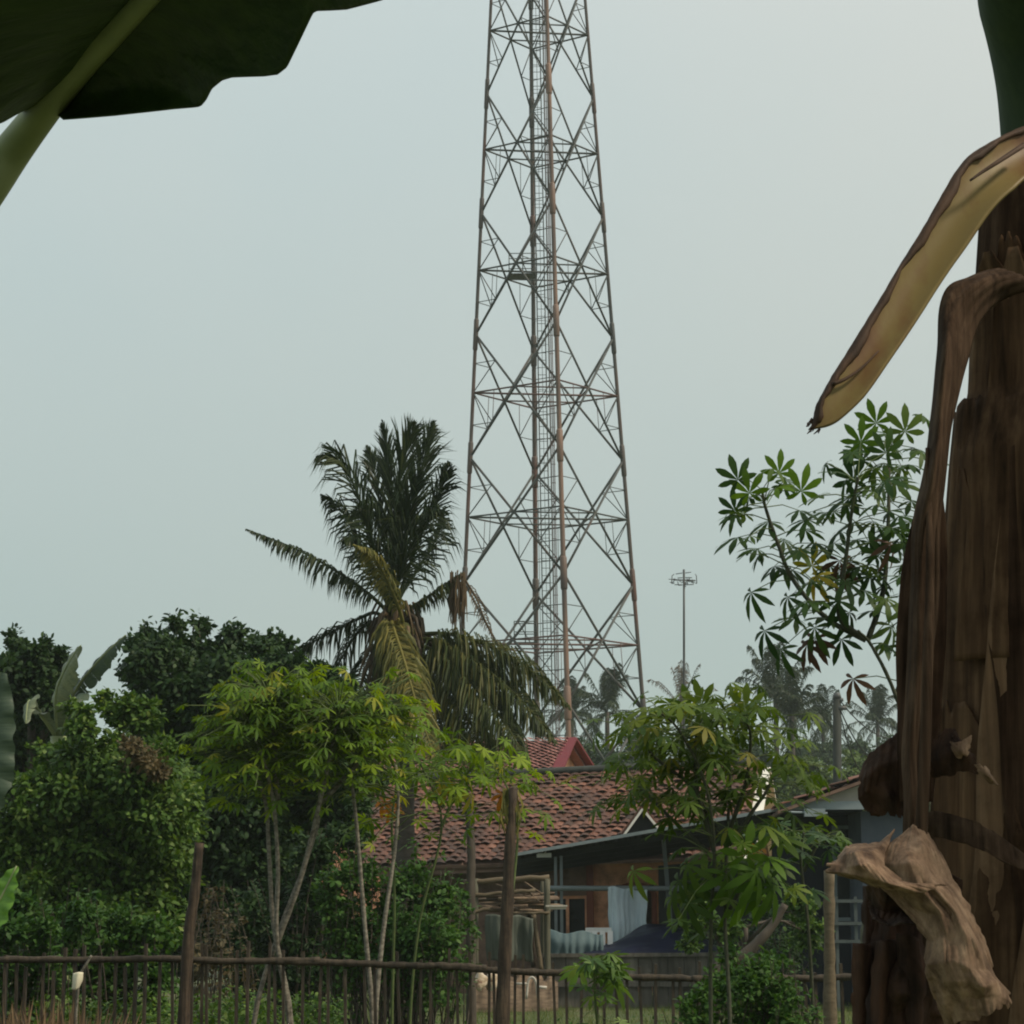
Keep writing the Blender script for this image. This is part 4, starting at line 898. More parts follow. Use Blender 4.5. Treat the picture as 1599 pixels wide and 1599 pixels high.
def chair():
    Y = 43.8; base = atz(935, Y, 0)
    t = thing('plastic_chair', 'white plastic chair behind the plank wall beside the pale blue sheet', 'chair', base)
    X, Yv, Z = V(1, 0, 0), V(0, 1, 0), V(0, 0, 1); c = base + V(0, 0, .45) + V(0, 0, .35)
    sb = MB(); sb.box(c, (.44, .42, .04)); sb.build('seat', M['plastic_white'], t, smooth=False)
    bb = MB()
    for x in (-.19, -.065, .065, .19): bb.beam(c + V(x, .2, 0), c + V(x * 1.05, .27, .42), .09, .025, V(0, 1, 0))
    bb.beam(c + V(-.22, .275, .44), c + V(.22, .275, .44), .03, .08); bb.build('backrest', M['plastic_white'], t, smooth=False)
    for x in (-.19, .19):
        for y in (-.18, .18):
            lb = MB(); lb.beam(c + V(x, y, -.02), V(c[0] + x * 1.1, c[1] + y * 1.1, 0), .05, .05, V(0, 1, 0)); lb.build('leg', M['plastic_white'], t, smooth=False)
chair()
def rack():
    Y = 41.5; base = atz(795, Y, 0)
    t = thing('bamboo_rack', 'rough bamboo rack standing between the palm trunk and the steel posts', 'rack', base)
    def pole(name, a, b, r, m='bamboo'):
        mb = MB(); a = np.asarray(a, float); b = np.asarray(b, float); n = 10; f = np.linspace(0, 1, n)[:, None]; P = a * (1 - f) + b * f
        P[:, 2] += .01 * np.sin(np.arange(n) * 2.1); mb.tube(P, r * (1 + .1 * (np.arange(n) % 2)), 7); mb.build(name, M[m], t)
    for px in (742, 854): pole('upright', atz(px, Y, 0), at(px, 1372, Y), .05, 'bamboo_grey')
    pole('upright', atz(738, Y + .9, 0), at(740, 1376, Y + .9), .045, 'bamboo_grey'); pole('upright', atz(848, Y + .9, 0), at(848, 1376, Y + .9), .045, 'bamboo_grey')
    pole('cross_pole', at(724, 1378, Y), at(858, 1370, Y), .045); pole('cross_pole', at(735, 1399, Y - .05), at(836, 1390, Y - .05), .03)
    pole('cross_pole', at(712, 1430, Y - .1), at(768, 1418, Y - .1), .03); pole('cross_pole', at(800, 1427, Y - .1), at(858, 1425, Y - .1), .025)
    pole('cross_pole', at(790, 1376, Y + .9), at(858, 1372, Y + .9), .04); pole('brace_pole', at(833, 1428, Y - .2), at(845, 1515, Y - .2), .04); pole('brace_pole', at(828, 1425, Y + .5), at(836, 1510, Y + .5), .07, 'wood_post')
    mb = MB()
    for k in range(60):
        a = at(random.uniform(745, 850), random.uniform(1402, 1420), Y + random.uniform(0, .8)); l = random.uniform(.3, .75); q = random.uniform(-.35, .35)
        mb.tube([a - V(l * .5, random.uniform(-.2, .2), -q * .2 * l), a + V(l * .5, 0, q * .3 * l)], random.uniform(.015, .04), 5)
    for k in range(14):
        a = at(random.uniform(800, 850), random.uniform(1396, 1412), Y + random.uniform(0, .5)); mb.tube([a, a + V(random.uniform(-.6, .4), 0, random.uniform(-.1, .2))], .012, 4)
    o = mb.build('firewood_pile', M['firewood'], origin=at(798, 1425, Y + .4)); tag(o, 'brown jumbled heap of sticks lying on the bamboo rack', 'firewood')
    b = MB()
    a, c = at(852, 1417, Y - .3), at(886, 1412, Y - .3); b.box((a + c) / 2, (c[0] - a[0], .12, .025)); b.box((a + c) / 2 + V(.02, 0, -.035), (c[0] - a[0] - .08, .05, .04))
    tag(b.build('light_board', M['whitegrey'], origin=a, smooth=False), 'short pale board jutting from the bamboo rack at the steel posts', 'board')
rack()
def sack(px, py, w, h, Y, label, seed):
    c = at(px, py, Y); mb = MB(); r, k = 14, 18; G = []
    for i in range(r):
        q = math.pi * i / (r - 1); row = []
        for j in range(k + 1):
            a = 2 * math.pi * j / k; p = V(math.cos(a) * math.sin(q) * w, math.sin(a) * math.sin(q) * w * .7, -math.cos(q) * h)
            nz = mnoise.noise(Vector(p * 9) + Vector((seed, 0, 0))); row.append(c + p * (1 + .45 * nz))
        G.append(row)
    mb.grid(np.array(G)); tag(mb.build('sack', M['sack'], origin=c - V(0, 0, h)), label, 'sack', 'sacks under the bamboo rack')
sack(750, 1533, .11, .15, 40.5, 'crumpled pale sack left of the brown post under the rack', 1)
sack(768, 1532, .10, .14, 40.6, 'crumpled white sack touching the brown post under the rack', 5)
def old_bicycle_frame():
    Y = 40.6; base = atz(832, Y, 0)
    mb = MB(); P = [at(822, 1560, Y), at(825, 1532, Y), at(831, 1526, Y), at(837, 1534, Y), at(840, 1560, Y)]
    mb.tube(cr(P, 16), .022, 6); mb.tube([at(805, 1536, Y), at(826, 1536, Y)], .02, 6); mb.tube([at(838, 1541, Y), at(854, 1542, Y)], .025, 6)
    tag(mb.build('bent_pipe', M['whitegrey'], origin=base), 'bent pale pipe loop standing under the bamboo rack', 'pipe')
old_bicycle_frame()
def heap():
    mb = MB(); G = []
    for i in range(8):
        row = []
        for j in range(40):
            x = 730 + j * 3.6; f = math.sin(math.pi * i / 7); p = atz(x, 40.9 + i * .12, 0); p[2] = .18 + .45 * f * (.8 + .5 * mnoise.noise(Vector((j * .35, i * .5, 0)))) if i else 0
            row.append(p)
        G.append(row)
    mb.grid(np.array(G)); tag(mb.build('refuse_heap', M['firewood'], origin=atz(800, 41.3, 0)), 'low dark reddish heap of refuse under the bamboo rack', 'heap')
heap()

# ------------------------------------------------------------------ fence and posts (about 17 m away)
def pole_thing(name, label, cat, pts, rad, m, group=None, n=10, knots=False):
    P = cr(pts, 24); r = np.interp(np.linspace(0, 1, 24), np.linspace(0, 1, len(rad)), rad) * (1 + .05 * np.sin(np.arange(24) * 1.7))
    if knots: r = r * (1 + .12 * (np.arange(24) % 5 == 0))
    mb = MB(); mb.tube(wob(P, .006, 3), r, n); return tag(mb.build(name, m, origin=P[0]), label, cat, group)
def fence():
    Y = 17.0; base = atz(700, Y, 0)
    t = thing('picket_fence', 'rough weathered picket fence running along the bottom of the picture', 'fence', base)
    for (x0, y0, x1, y1, r) in ((-40, 1499, 500, 1499, .022), (430, 1500, 760, 1512, .022), (690, 1511, 1092, 1531, .022), (1080, 1530, 1380, 1524, .022), (-40, 1640, 1380, 1650, .024)):
        mb = MB(); a, b = at(x0, y0, Y - .03), at(x1, y1, Y - .03); f = np.linspace(0, 1, 14)[:, None]; P = a * (1 - f) + b * f
        P = cr(P, 60); mb.tube(wob(wob(P, .016, 2), .004, 11), r * (1 + .16 * np.sin(np.arange(60) * 1.3) * np.sin(np.arange(60) * .37)), 8); mb.build('rail', M['wood_fence'], t)
    x = -14.0
    while x < 1345:
        top = random.uniform(1470, 1518)
        if 280 < x < 400: top = random.uniform(1468, 1490)
        if x > 500: top = random.uniform(1478, 1538)
        if 690 < x < 1090: top = np.interp(x, [690, 1090], [1506, 1526]) + random.uniform(-30, 14)
        if x > 1240: top = random.uniform(1500, 1526)
        a = atz(x + random.uniform(-3, 3), Y, -.05); b = at(x + random.uniform(-7, 7), top, Y)
        mb = MB(); w = random.choice([.024, .032, .04, .055, .07]) * random.uniform(.85, 1.15); mid = (a + b) / 2 + V(random.uniform(-.012, .012), 0, 0)
        for p, q in ((a, mid), (mid, b)): mb.beam(p, q, .018, w, V(0, 1, 0))
        mb.build('picket', M['wood_fence'], t, smooth=False)
        x += random.uniform(12, 30)
fence()
pole_thing('wooden_post', 'leaning flat topped grey wooden post at the left part of the fence', 'post', [atz(280, 16.8, 0), at(291, 1500, 16.8), at(303, 1400, 16.8), at(312, 1316, 16.8)], [.042, .038, .034, .030], M['wood_post'], 'posts along the fence')
pole_thing('wooden_post', 'tall straight brown post left of the bamboo rack with dead leaves on top', 'post', [atz(784, 16.7, 0), at(785, 1590, 16.7), at(792, 1420, 16.7), at(801, 1230, 16.7)], [.050, .048, .042, .030], M['wood_post'], 'posts along the fence')
pole_thing('wooden_post', 'yellowish bamboo post jointed halfway left of the dry banana stem', 'post', [atz(1298, 16.4, 0), at(1297, 1590, 16.4), at(1296, 1490, 16.4), at(1294, 1360, 16.4)], [.046, .044, .034, .034], M['bamboo'], 'posts along the fence', knots=True)
pole_thing('wooden_post', 'short grey green bamboo post against the edge of the dry banana stem', 'post', [atz(1342, 16.2, 0), at(1346, 1590, 16.2), at(1352, 1500, 16.2), at(1357, 1424, 16.2)], [.06, .055, .05, .045], M['bamboo_grey'], 'posts along the fence', knots=True)
pole_thing('bare_stem', 'faint bare grey stem between the palm trunk and the brown post', 'stem', [atz(735, 33, 0), at(735, 1400, 33), at(736, 1330, 33), at(731, 1240, 33)], [.07, .06, .055, .05], M['bark'])
def low_pole():
    mb = MB(); a, b = at(466, 1438, 30), at(628, 1440, 30); mb.tube([a, (a + b) / 2 + V(0, 0, .005), b], .022, 6)
    for q in (a, b): mb.tube([V(q[0], 30, 0), q + V(0, 0, .03)], .025, 6)
    tag(mb.build('drying_pole', M['bamboo'], origin=V(a[0], 30, 0)), 'thin pale horizontal drying pole among the middle shrubs', 'pole')
low_pole()
# light tag on a stick in front of the left fence
def scrap():
    Y = 16.2; t = thing('marker_stick', 'thin leaning stick with a cream scrap stuck on it by the left fence', 'stick', atz(126, Y, 0))
    mb = MB(); mb.tube(cr([atz(128, Y, 0), at(120, 1555, Y), at(136, 1505, Y), at(143, 1492, Y)], 8), .008, 5); mb.build('stick', M['bark_light'], t)
    g = wob(crgrid(pxgrid([[(115, 1520, Y - .03), (123, 1517, Y - .05), (130, 1518, Y - .03)], [(113, 1532, Y - .04), (121, 1531, Y - .06), (128, 1530, Y - .03)], [(112, 1545, Y - .03), (117, 1546, Y - .05), (123, 1544, Y - .03)]]), 10, 10), .006, 14)
    mb = MB(); mb.grid(g); mb.build('scrap', M['cream'], t, solid=.004)
scrap()

# ------------------------------------------------------------------ trees and shrubs of the left side
tree('leafy_tree', 'big dark rounded tree behind the yellow green cassava at left', 'tree',
     [(295, 1012, 38), (250, 1020, 36), (345, 1030, 46), (410, 1040, 34), (222, 1045, 26), (205, 1008, 12), (232, 992, 14), (275, 975, 13), (318, 978, 15), (362, 1000, 15), (402, 1004, 13), (428, 1000, 10), (196, 1052, 10), (214, 1068, 14), (445, 1012, 12), (465, 1035, 14), (470, 1070, 34), (515, 1085, 34), (550, 1120, 34), (500, 1050, 18), (540, 1075, 16), (570, 1160, 34), (560, 1220, 34), (270, 1090, 70), (370, 1090, 70), (300, 1170, 80), (400, 1180, 80), (440, 1060, 40), (330, 1270, 90), (430, 1280, 80), (500, 1180, 60), (520, 1270, 55), (250, 1190, 50), (300, 1330, 70), (400, 1360, 80), (320, 1430, 60), (420, 1450, 70), (500, 1420, 50)],
     34, 380, 'leaf_dark', 5800, 12, .085, r0=.13, dy=1.0, toppx=(360, 1150))
tree('leafy_tree', 'dark tree with open spiky crown at the left edge behind the banana plant', 'tree',
     [(28, 1014, 14), (20, 998, 9), (62, 1022, 14), (70, 1008, 8), (95, 1030, 13), (30, 1035, 20), (85, 1050, 24), (30, 1060, 45), (80, 1090, 50), (20, 1120, 50), (60, 1170, 60), (5, 1210, 60)], 37, 40, 'leaf_dark', 2200, 12, .088, r0=.1, dy=1.0)
tree('leafy_tree', 'mid green tree overgrown with creeper in front of the big dark tree at left', 'tree',
     [(180, 1112, 24), (215, 1125, 28), (130, 1130, 26), (160, 1090, 12), (200, 1096, 12), (110, 1105, 10), (236, 1130, 14), (262, 1172, 14), (285, 1230, 14), (295, 1290, 14), (60, 1225, 18), (35, 1240, 12), (180, 1250, 30), (120, 1240, 30), (240, 1200, 52), (165, 1190, 60), (100, 1210, 60), (230, 1270, 68), (150, 1290, 70), (60, 1270, 56), (265, 1340, 50), (200, 1370, 60), (110, 1370, 58), (20, 1330, 50), (40, 1410, 60), (160, 1440, 60), (250, 1430, 50), (90, 1460, 50)],
     27, 160, 'leaf_mid', 3400, 12, .07, r0=.07, dy=.7, toppx=(160, 1250))
o = MB(); crown_leaves(o, [(at(220, 1185, 26.2), V(.24, .2, .16)), (at(245, 1200, 26.3), V(.14, .1, .12))], 90, 12, .05); tag(o.build('creeper', M['leaf_brownish'], origin=at(225, 1190, 26.3)), 'patch of brownish dying creeper hanging on the mid green tree', 'creeper')
bush('bush', 'small leaved bush with white tipped sprays behind the leaning post', 'bush', [(330, 1400, 34), (355, 1430, 30), (320, 1440, 30)], 24, 335, 'leaf_brownish', 26, 18, 0.05, 0)
bush('bush', 'bright green bush at the left edge above the fence', 'bush', [(20, 1420, 40), (55, 1430, 38), (15, 1460, 36), (70, 1465, 32), (20, 1510, 40), (70, 1520, 40)], 20, 30, 'leaf_shrub', 50, 24, 0.055, 200)
bush('bush', 'round leaved green bush between the left edge bush and the leaning post', 'bush', [(125, 1420, 36), (100, 1450, 40), (155, 1460, 40), (200, 1450, 40), (245, 1460, 40), (130, 1510, 40), (190, 1520, 40), (250, 1520, 40)], 21, 140, 'leaf_shrub', 70, 22, 0.055, 330)
bush('bush', 'leafy green shrub mass in the middle hiding the house wall', 'bush', [(560, 1370, 44), (640, 1370, 50), (690, 1400, 46), (600, 1420, 60), (660, 1450, 60), (715, 1440, 30), (540, 1440, 50), (700, 1480, 34), (520, 1390, 34), (620, 1500, 50), (560, 1500, 46), (680, 1520, 30)], 25, 615, 'leaf_shrub', 150, 26, 0.055, 650)
bush('bush', 'dark shaded bush under the big dark tree in the left middle', 'bush', [(460, 1400, 55), (500, 1330, 50), (540, 1310, 40), (450, 1480, 50), (540, 1500, 50), (380, 1440, 50), (560, 1260, 26), (400, 1510, 50), (470, 1520, 50)], 29, 470, 'leaf_dark', 90, 24, 0.07, 900)
bush('bush', 'glossy dark green bush at the bottom right before the fence', 'bush', [(1165, 1530, 56), (1120, 1550, 50), (1210, 1550, 50), (1170, 1590, 70), (1090, 1590, 40), (1235, 1590, 40), (1215, 1500, 20), (1140, 1490, 18)], 14, 1165, 'leaf_shrub', 90, 24, 0.034, 330, dy=.3)
tree('small_tree', 'small crooked tree with a bent tan limb right of the plank wall', 'tree', [(1095, 1440, 22), (1135, 1450, 22), (1075, 1470, 18), (1250, 1420, 30), (1265, 1460, 26)], 30, 1150, 'leaf_mid', 260, 10, .06, r0=.05)
pole_thing('tree_limb', 'thick bent tan limb rising right behind the glossy bush', 'limb', [atz(1105, 29, 0), at(1120, 1520, 29), at(1165, 1490, 29), at(1203, 1450, 29), at(1226, 1412, 29)], [.10, .09, .07, .05, .04], M['bark'])
bush('bush', 'dark low bush in the shade between the plank wall and the grey house', 'bush', [(1200, 1450, 40), (1250, 1450, 34), (1140, 1450, 30), (1225, 1490, 40)], 37, 1200, 'leaf_dark', 50, 20, .06, 150)
for k_, (lob_, bx_, Y_, lab_) in enumerate((
    ([(20, 1400, 70), (80, 1380, 70), (140, 1420, 60), (40, 1480, 60), (120, 1490, 60)], 70, 52, 'dark distant tree behind the left edge bushes'),
    ([(230, 1380, 70), (290, 1400, 70), (220, 1460, 60), (300, 1480, 60)], 260, 54, 'dark distant tree behind the leaning wooden post'),
    ([(380, 1390, 70), (450, 1400, 70), (390, 1470, 60), (470, 1480, 60)], 420, 53, 'dark distant tree behind the pale cassava stems'))):
    tree('leafy_tree', lab_, 'tree', lob_, Y_, bx_, 'leaf_dark', 900, 10, .13, r0=.1, group='dark background trees at left')
# weeds and grass
def tufts(n, xr, yr, hz, m, lab, name, leaf=False, seed=0, s=(.12, .4)):
    mb = MB(); X0 = RNG.uniform(*xr, n); Y0 = RNG.uniform(*yr, n)
    P = np.stack([(X0 - 800) / FPX * Y0, Y0, np.zeros(n) + .0], 1)
    d = nrm(np.stack([RNG.normal(size=n) * .4, RNG.normal(size=n) * .4, np.ones(n)], 1))
    if leaf:
        P[:, 2] = RNG.uniform(0.02, 1, n) ** .8 * hz * (0.72 + .28 * np.sin(X0 * .031 + Y0 * 2.2)); inst(mb, T_OVAL, P, nrm(rdir(n) + V(0, 0, -.1)), nrm(rdir(n) * .6 + V(0, 0, 1)), RNG.uniform(*s, n))
    else: inst(mb, T_BLADE, P, d, rdir(n), RNG.uniform(*s, n))
    o = mb.build(name, M[m]); tag(o, kind='stuff'); o['label'] = lab; o['category'] = 'plants'
tufts(60000, (-60, 1650), (30, 47), 0, 'grass', 'short lawn grass seen between the fence pickets', 'lawn_grass', s=(.05, .13))
tufts(42000, (-60, 540), (17.6, 21.5), 1.0, 'leaf_mid', 'leafy weeds growing behind the left fence', 'weeds', True, s=(.025, .06))
tufts(6000, (440, 1340), (19, 30), .42, 'leaf_shrub', 'low leafy weeds growing behind the fence', 'weeds', True, s=(.03, .07))
tufts(1500, (-30, 150), (15.3, 16.6), 0, 'drygrass', 'dry brown grass and twigs at the bottom left corner', 'dry_grass', s=(.55, 1.14))

# ------------------------------------------------------------------ cassava plants
def cassava(name, label, stems, Y, leaves, size, leafm, stemm, rs, pet=.2, explicit=(), nodes=True, group=None, hang=.3, rand_z=(.45, 1.0), colors=None, spread=1.0, split=None):
    """stems: picture paths; leaves: number per stem spread over its upper part; explicit: (px,py,size,tilt,kind)"""
    base = at(*stems[0][0], Y) ; base = V(base[0], Y, 0)
    t = thing(name, label, 'plant', base, group)
    S = []
    for k, st in enumerate(stems):
        yo = ((k * 37) % 11 - 5) / 5 * .35
        p = [at(px, py, Y + yo * (i / max(1, len(st) - 1))) for i, (px, py) in enumerate(st)]
        if st[0][1] > 1590: p = [V(p[0][0], p[0][1], 0)] + p
        path = cr(p, 26); S.append(path); mb = MB(); r = np.linspace(rs, rs * .45, 26) * (1 + .12 * (np.arange(26) % 2))
        mb.tube(path, r, 7); mb.build('stem', M[stemm], t)
    groups = {}
    def put(P, X, Nn, s, kind, T): groups.setdefault(kind, []).append((P, X, Nn, s, T))
    pm = MB()
    allp = np.concatenate(S)
    for path, nl in zip(S, leaves if hasattr(leaves, '__len__') else [leaves] * len(S)):
        for q in range(nl):
            f = rand_z[0] + (rand_z[1] - rand_z[0]) * random.random() ** .7; a = path[min(int(f * 25), 25)]
            az = random.uniform(0, 6.283); el = random.uniform(-.35, .75) + (f - .8) * .8
            d = V(math.cos(az) * math.cos(el), math.sin(az) * math.cos(el), math.sin(el)); l = pet * random.uniform(.5, 1.35) * spread
            e = a + d * l; e[2] -= l * .12
            pm.tube([a, (a + e) / 2 + V(0, 0, l * .08), e], [rs * .22, rs * .2, rs * .16], 4, cap=False)
            X = nrm(V(d[0], d[1], -hang + random.uniform(-.35, .3))); Nn = nrm(V(0, 0, 1) + V(*(np.random.RandomState(random.randint(0, 10**6)).normal(size=3) * .3)))
            put(e, X, Nn, size * random.uniform(.7, 1.15), leafm, random.randint(0, 3))
    for (px, py, s, tilt, kind) in explicit:
        e = at(px, py, Y + random.uniform(-.3, .3)); k = np.argmin(np.linalg.norm(allp - e + V(0, 0, .02), axis=1) + np.abs(allp[:, 2] - e[2] + .03) * .3); a = allp[k]
        pm.tube([a, (a + e) / 2 + V(0, 0, .02), e], [rs * .2, rs * .18, rs * .14], 4, cap=False)
        out = e - a; out[2] = 0; out = nrm(out) if np.linalg.norm(out) > .02 else V(1, 0, 0)
        # tilt 0: blade turned to the camera, 1: seen edge-on from below, 2: hanging
        if tilt == 0: X = nrm(V(out[0] * .35, -.25, .9)); Nn = nrm(V(out[0] * .2, -1, .35) + RNG.normal(size=3) * .15)
        elif tilt == 1: X = nrm(V(out[0], -.3, -.15 + random.uniform(-.2, .2))); Nn = nrm(V(0, -.35, 1) + RNG.normal(size=3) * .2)
        else: X = nrm(V(out[0] * .35, -.15, -1)); Nn = nrm(V(out[0] * .8, -.8, .35))
        put(e, X, Nn, s, kind or leafm, 0 if tilt == 0 else (1 if tilt == 1 else 2))
    pm.build('petioles', M['stem_green'], t)
    for kind, L in groups.items():
        mb = MB()
        for T in range(4):
            sel = [q for q in L if q[4] == T]
            if sel: inst(mb, T_PALM[T], [q[0] for q in sel], np.array([q[1] for q in sel]), np.array([q[2] for q in sel]), [q[3] for q in sel])
        o = mb.build('foliage', M[kind], t)
        if kind != leafm: o['label'] = {'leaf_yellow': 'yellow leaves', 'leaf_dead': 'withered brown leaves', 'leaf_bright': 'bright green leaves with sunlight put into their colour', 'leaf_orange': 'orange withered leaf'}.get(kind, 'leaves')
    return t

def z5(zx, zy): return 1080 + .3002 * zx, 620 + .3002 * zy
EX = []
for zx, zy, tilt in ((240, 430, 0), (455, 395, 0), (570, 490, 0), (960, 135, 0), (880, 235, 0), (1110, 180, 0), (840, 430, 0), (1000, 345, 1), (225, 590, 0), (600, 640, 1), (240, 730, 1), (340, 790, 1),
    (820, 525, 1), (845, 650, 1), (1030, 680, 1), (310, 1015, 2), (500, 1040, 2), (380, 1215, 2), (465, 1310, 2), (700, 1150, 1), (820, 1120, 2), (780, 1260, 2), (520, 900, 1), (480, 745, 1),
    (860, 740, 1), (930, 930, 1), (980, 820, 0), (900, 1010, 1), (1010, 1050, 1), (1040, 1190, 2), (1160, 265, 1), (1060, 450, 1), (930, 460, 1), (1010, 290, 0), (740, 760, 1), (440, 470, 1), (300, 500, 0),
    (640, 760, 1), (560, 800, 1), (700, 600, 1), (400, 650, 1), (600, 1060, 1), (540, 1150, 1), (660, 1060, 1), (760, 1060, 2), (950, 1110, 1), (1090, 930, 1), (1100, 780, 1), (1080, 620, 1), (430, 880, 1), (640, 1200, 2), (880, 880, 1), (560, 590, 1), (1000, 1280, 1), (960, 560, 1), (1140, 540, 1), (800, 960, 1), (720, 880, 1), (1120, 1100, 2), (1130, 350, 1), (890, 330, 0), (690, 930, 1), (620, 960, 1)):
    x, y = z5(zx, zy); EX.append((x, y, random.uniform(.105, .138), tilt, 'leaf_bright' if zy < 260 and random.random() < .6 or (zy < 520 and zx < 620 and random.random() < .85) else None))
for zx, zy, tilt, kd in ((650, 930, 2, 'leaf_yellow'), (625, 880, 0, 'leaf_yellow'), (640, 1255, 2, 'leaf_dead'), (600, 1290, 2, 'leaf_dead'), (770, 900, 2, 'leaf_dead'), (1035, 760, 2, 'leaf_dead'), (840, 1465, 2, 'leaf_dead'), (770, 850, 2, 'leaf_dead')):
    x, y = z5(zx, zy); EX.append((x, y, .12, tilt, kd))
cassava('cassava_plant', 'open cassava plant against the sky beside the dry banana stem', [
    [(1462, 1600), (1450, 1250), (1400, 1090), (1362, 1010), (1340, 985)],
    [(1352, 1000), (1290, 965), (1238, 905), (1215, 850), (1195, 792), (1190, 765)],
    [(1355, 1000), (1378, 930), (1386, 840), (1388, 740), (1386, 690)],
    [(1345, 995), (1310, 960), (1320, 880), (1330, 800), (1340, 745)],
    [(1400, 1085), (1430, 1000), (1455, 920), (1462, 840)]], 12, [0, 14, 26, 20, 34], .105, 'leaf_cassava_near', 'stem_near', .0135, .2, EX, rand_z=(.4, 1))

cassava('cassava_plant', 'yellow green cassava clump with pale bending stems at left of the coconut palm', [
    [(452, 1599), (432, 1470), (434, 1350), (424, 1235), (398, 1150), (380, 1110)],
    [(455, 1599), (428, 1450), (420, 1330), (414, 1250), (392, 1196), (370, 1170)],
    [(396, 1599), (440, 1445), (478, 1345), (500, 1255), (480, 1150), (450, 1090)],
    [(430, 1480), (470, 1370), (500, 1250), (520, 1160), (530, 1100)],
    [(582, 1599), (570, 1450), (557, 1290), (548, 1200), (555, 1150)],
    [(586, 1599), (598, 1460), (616, 1330), (622, 1250), (618, 1195)],
    [(434, 1260), (430, 1180), (425, 1110), (420, 1085)],
    [(500, 1255), (560, 1190), (580, 1150), (570, 1100)]], 17.5, [150, 125, 150, 150, 100, 36, 125, 125], .09, 'leaf_cassava', 'bark_light', .019, .27, rand_z=(.70, 1.0), spread=1.3, hang=.3)
cassava('cassava_plant', 'thin yellowing cassava between the palm trunk and the brown post', [
    [(640, 1599), (655, 1440), (690, 1290), (660, 1200), (640, 1170)],
    [(690, 1290), (720, 1220), (750, 1190)],
    [(780, 1599), (800, 1400), (808, 1290), (790, 1225), (770, 1200)],
    [(612, 1599), (616, 1400), (612, 1280), (625, 1210), (630, 1175)]], 18.5, [34, 42, 36, 26], .105, 'leaf_cassava', 'stem_green', .012, .28, rand_z=(.6, 1), spread=1.2, hang=.5,
    explicit=[(690, 1215, .15, 2, 'leaf_yellow'), (700, 1225, .15, 2, 'leaf_yellow'), (735, 1240, .13, 2, 'leaf_yellow'), (600, 1250, .14, 2, 'leaf_orange'), (612, 1262, .12, 2, 'leaf_orange'), (785, 1240, .14, 2, 'leaf_orange'), (660, 1190, .14, 1, None), (640, 1180, .14, 1, None)])
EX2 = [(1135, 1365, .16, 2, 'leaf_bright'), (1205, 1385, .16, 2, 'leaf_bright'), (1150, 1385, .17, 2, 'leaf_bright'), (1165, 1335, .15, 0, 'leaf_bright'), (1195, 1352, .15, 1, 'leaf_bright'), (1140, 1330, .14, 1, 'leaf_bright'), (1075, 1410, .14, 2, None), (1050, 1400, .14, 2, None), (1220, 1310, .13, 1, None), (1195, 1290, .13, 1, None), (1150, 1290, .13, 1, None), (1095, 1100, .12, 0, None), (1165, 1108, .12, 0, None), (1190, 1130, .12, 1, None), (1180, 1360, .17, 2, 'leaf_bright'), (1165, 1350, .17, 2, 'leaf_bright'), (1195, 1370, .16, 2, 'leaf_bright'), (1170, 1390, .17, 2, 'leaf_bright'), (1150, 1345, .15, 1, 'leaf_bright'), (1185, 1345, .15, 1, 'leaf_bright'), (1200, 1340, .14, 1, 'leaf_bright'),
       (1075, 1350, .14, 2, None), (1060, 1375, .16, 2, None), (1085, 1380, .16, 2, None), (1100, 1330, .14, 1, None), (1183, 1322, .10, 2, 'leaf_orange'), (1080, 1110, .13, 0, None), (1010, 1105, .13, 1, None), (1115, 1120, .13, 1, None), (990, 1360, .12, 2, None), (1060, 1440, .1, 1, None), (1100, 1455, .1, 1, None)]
cassava('cassava_plant', 'tall cassava in front of the carport with one orange withered leaf', [
    [(1110, 1599), (1110, 1450), (1115, 1320), (1100, 1220), (1060, 1140), (1030, 1112)],
    [(1112, 1320), (1090, 1240), (1020, 1180), (995, 1140)],
    [(1140, 1599), (1132, 1440), (1136, 1300), (1140, 1200), (1128, 1130), (1120, 1105)],
    [(1138, 1300), (1165, 1220), (1172, 1150), (1160, 1115)],
    [(1138, 1320), (1180, 1260), (1200, 1230), (1210, 1200)],
    [(1105, 1330), (1050, 1280), (1010, 1240), (985, 1215)],
    [(1115, 1330), (1090, 1240), (1085, 1170), (1090, 1130)],
    [(1140, 1420), (1165, 1370), (1175, 1335)]], 11.5, [52, 40, 52, 40, 36, 40, 36, 8], .088, 'leaf_cassava_mid', 'stem_near', .010, .20, EX2, rand_z=(.42, 1), hang=.35, spread=1.15)
cassava('cassava_plant', 'sparse cassava leaves before the dark porch of the grey house', [[(1270, 1599), (1262, 1450), (1250, 1340), (1255, 1300)], [(1255, 1360), (1275, 1320), (1285, 1305)], [(1250, 1340), (1225, 1310), (1210, 1295)]], 14.5, [10, 9, 12], .115, 'leaf_cassava_near', 'stem_near', .012, .16, rand_z=(.6, 1), explicit=[(1280, 1300, .12, 1, None), (1215, 1295, .12, 1, 'leaf_bright'), (1225, 1305, .12, 1, 'leaf_bright')])
cassava('cassava_plant', 'low bright cassava sprout spreading just above the right fence rail', [[(935, 1640), (930, 1570), (928, 1515), (930, 1508)]], 15.8, 26, .13, 'leaf_mid', 'stem_green', .01, .13, rand_z=(.3, 1), explicit=[(905, 1512, .15, 1, 'leaf_bright'), (930, 1508, .15, 1, 'leaf_bright'), (955, 1514, .15, 1, 'leaf_bright'), (945, 1510, .13, 1, 'leaf_bright')])

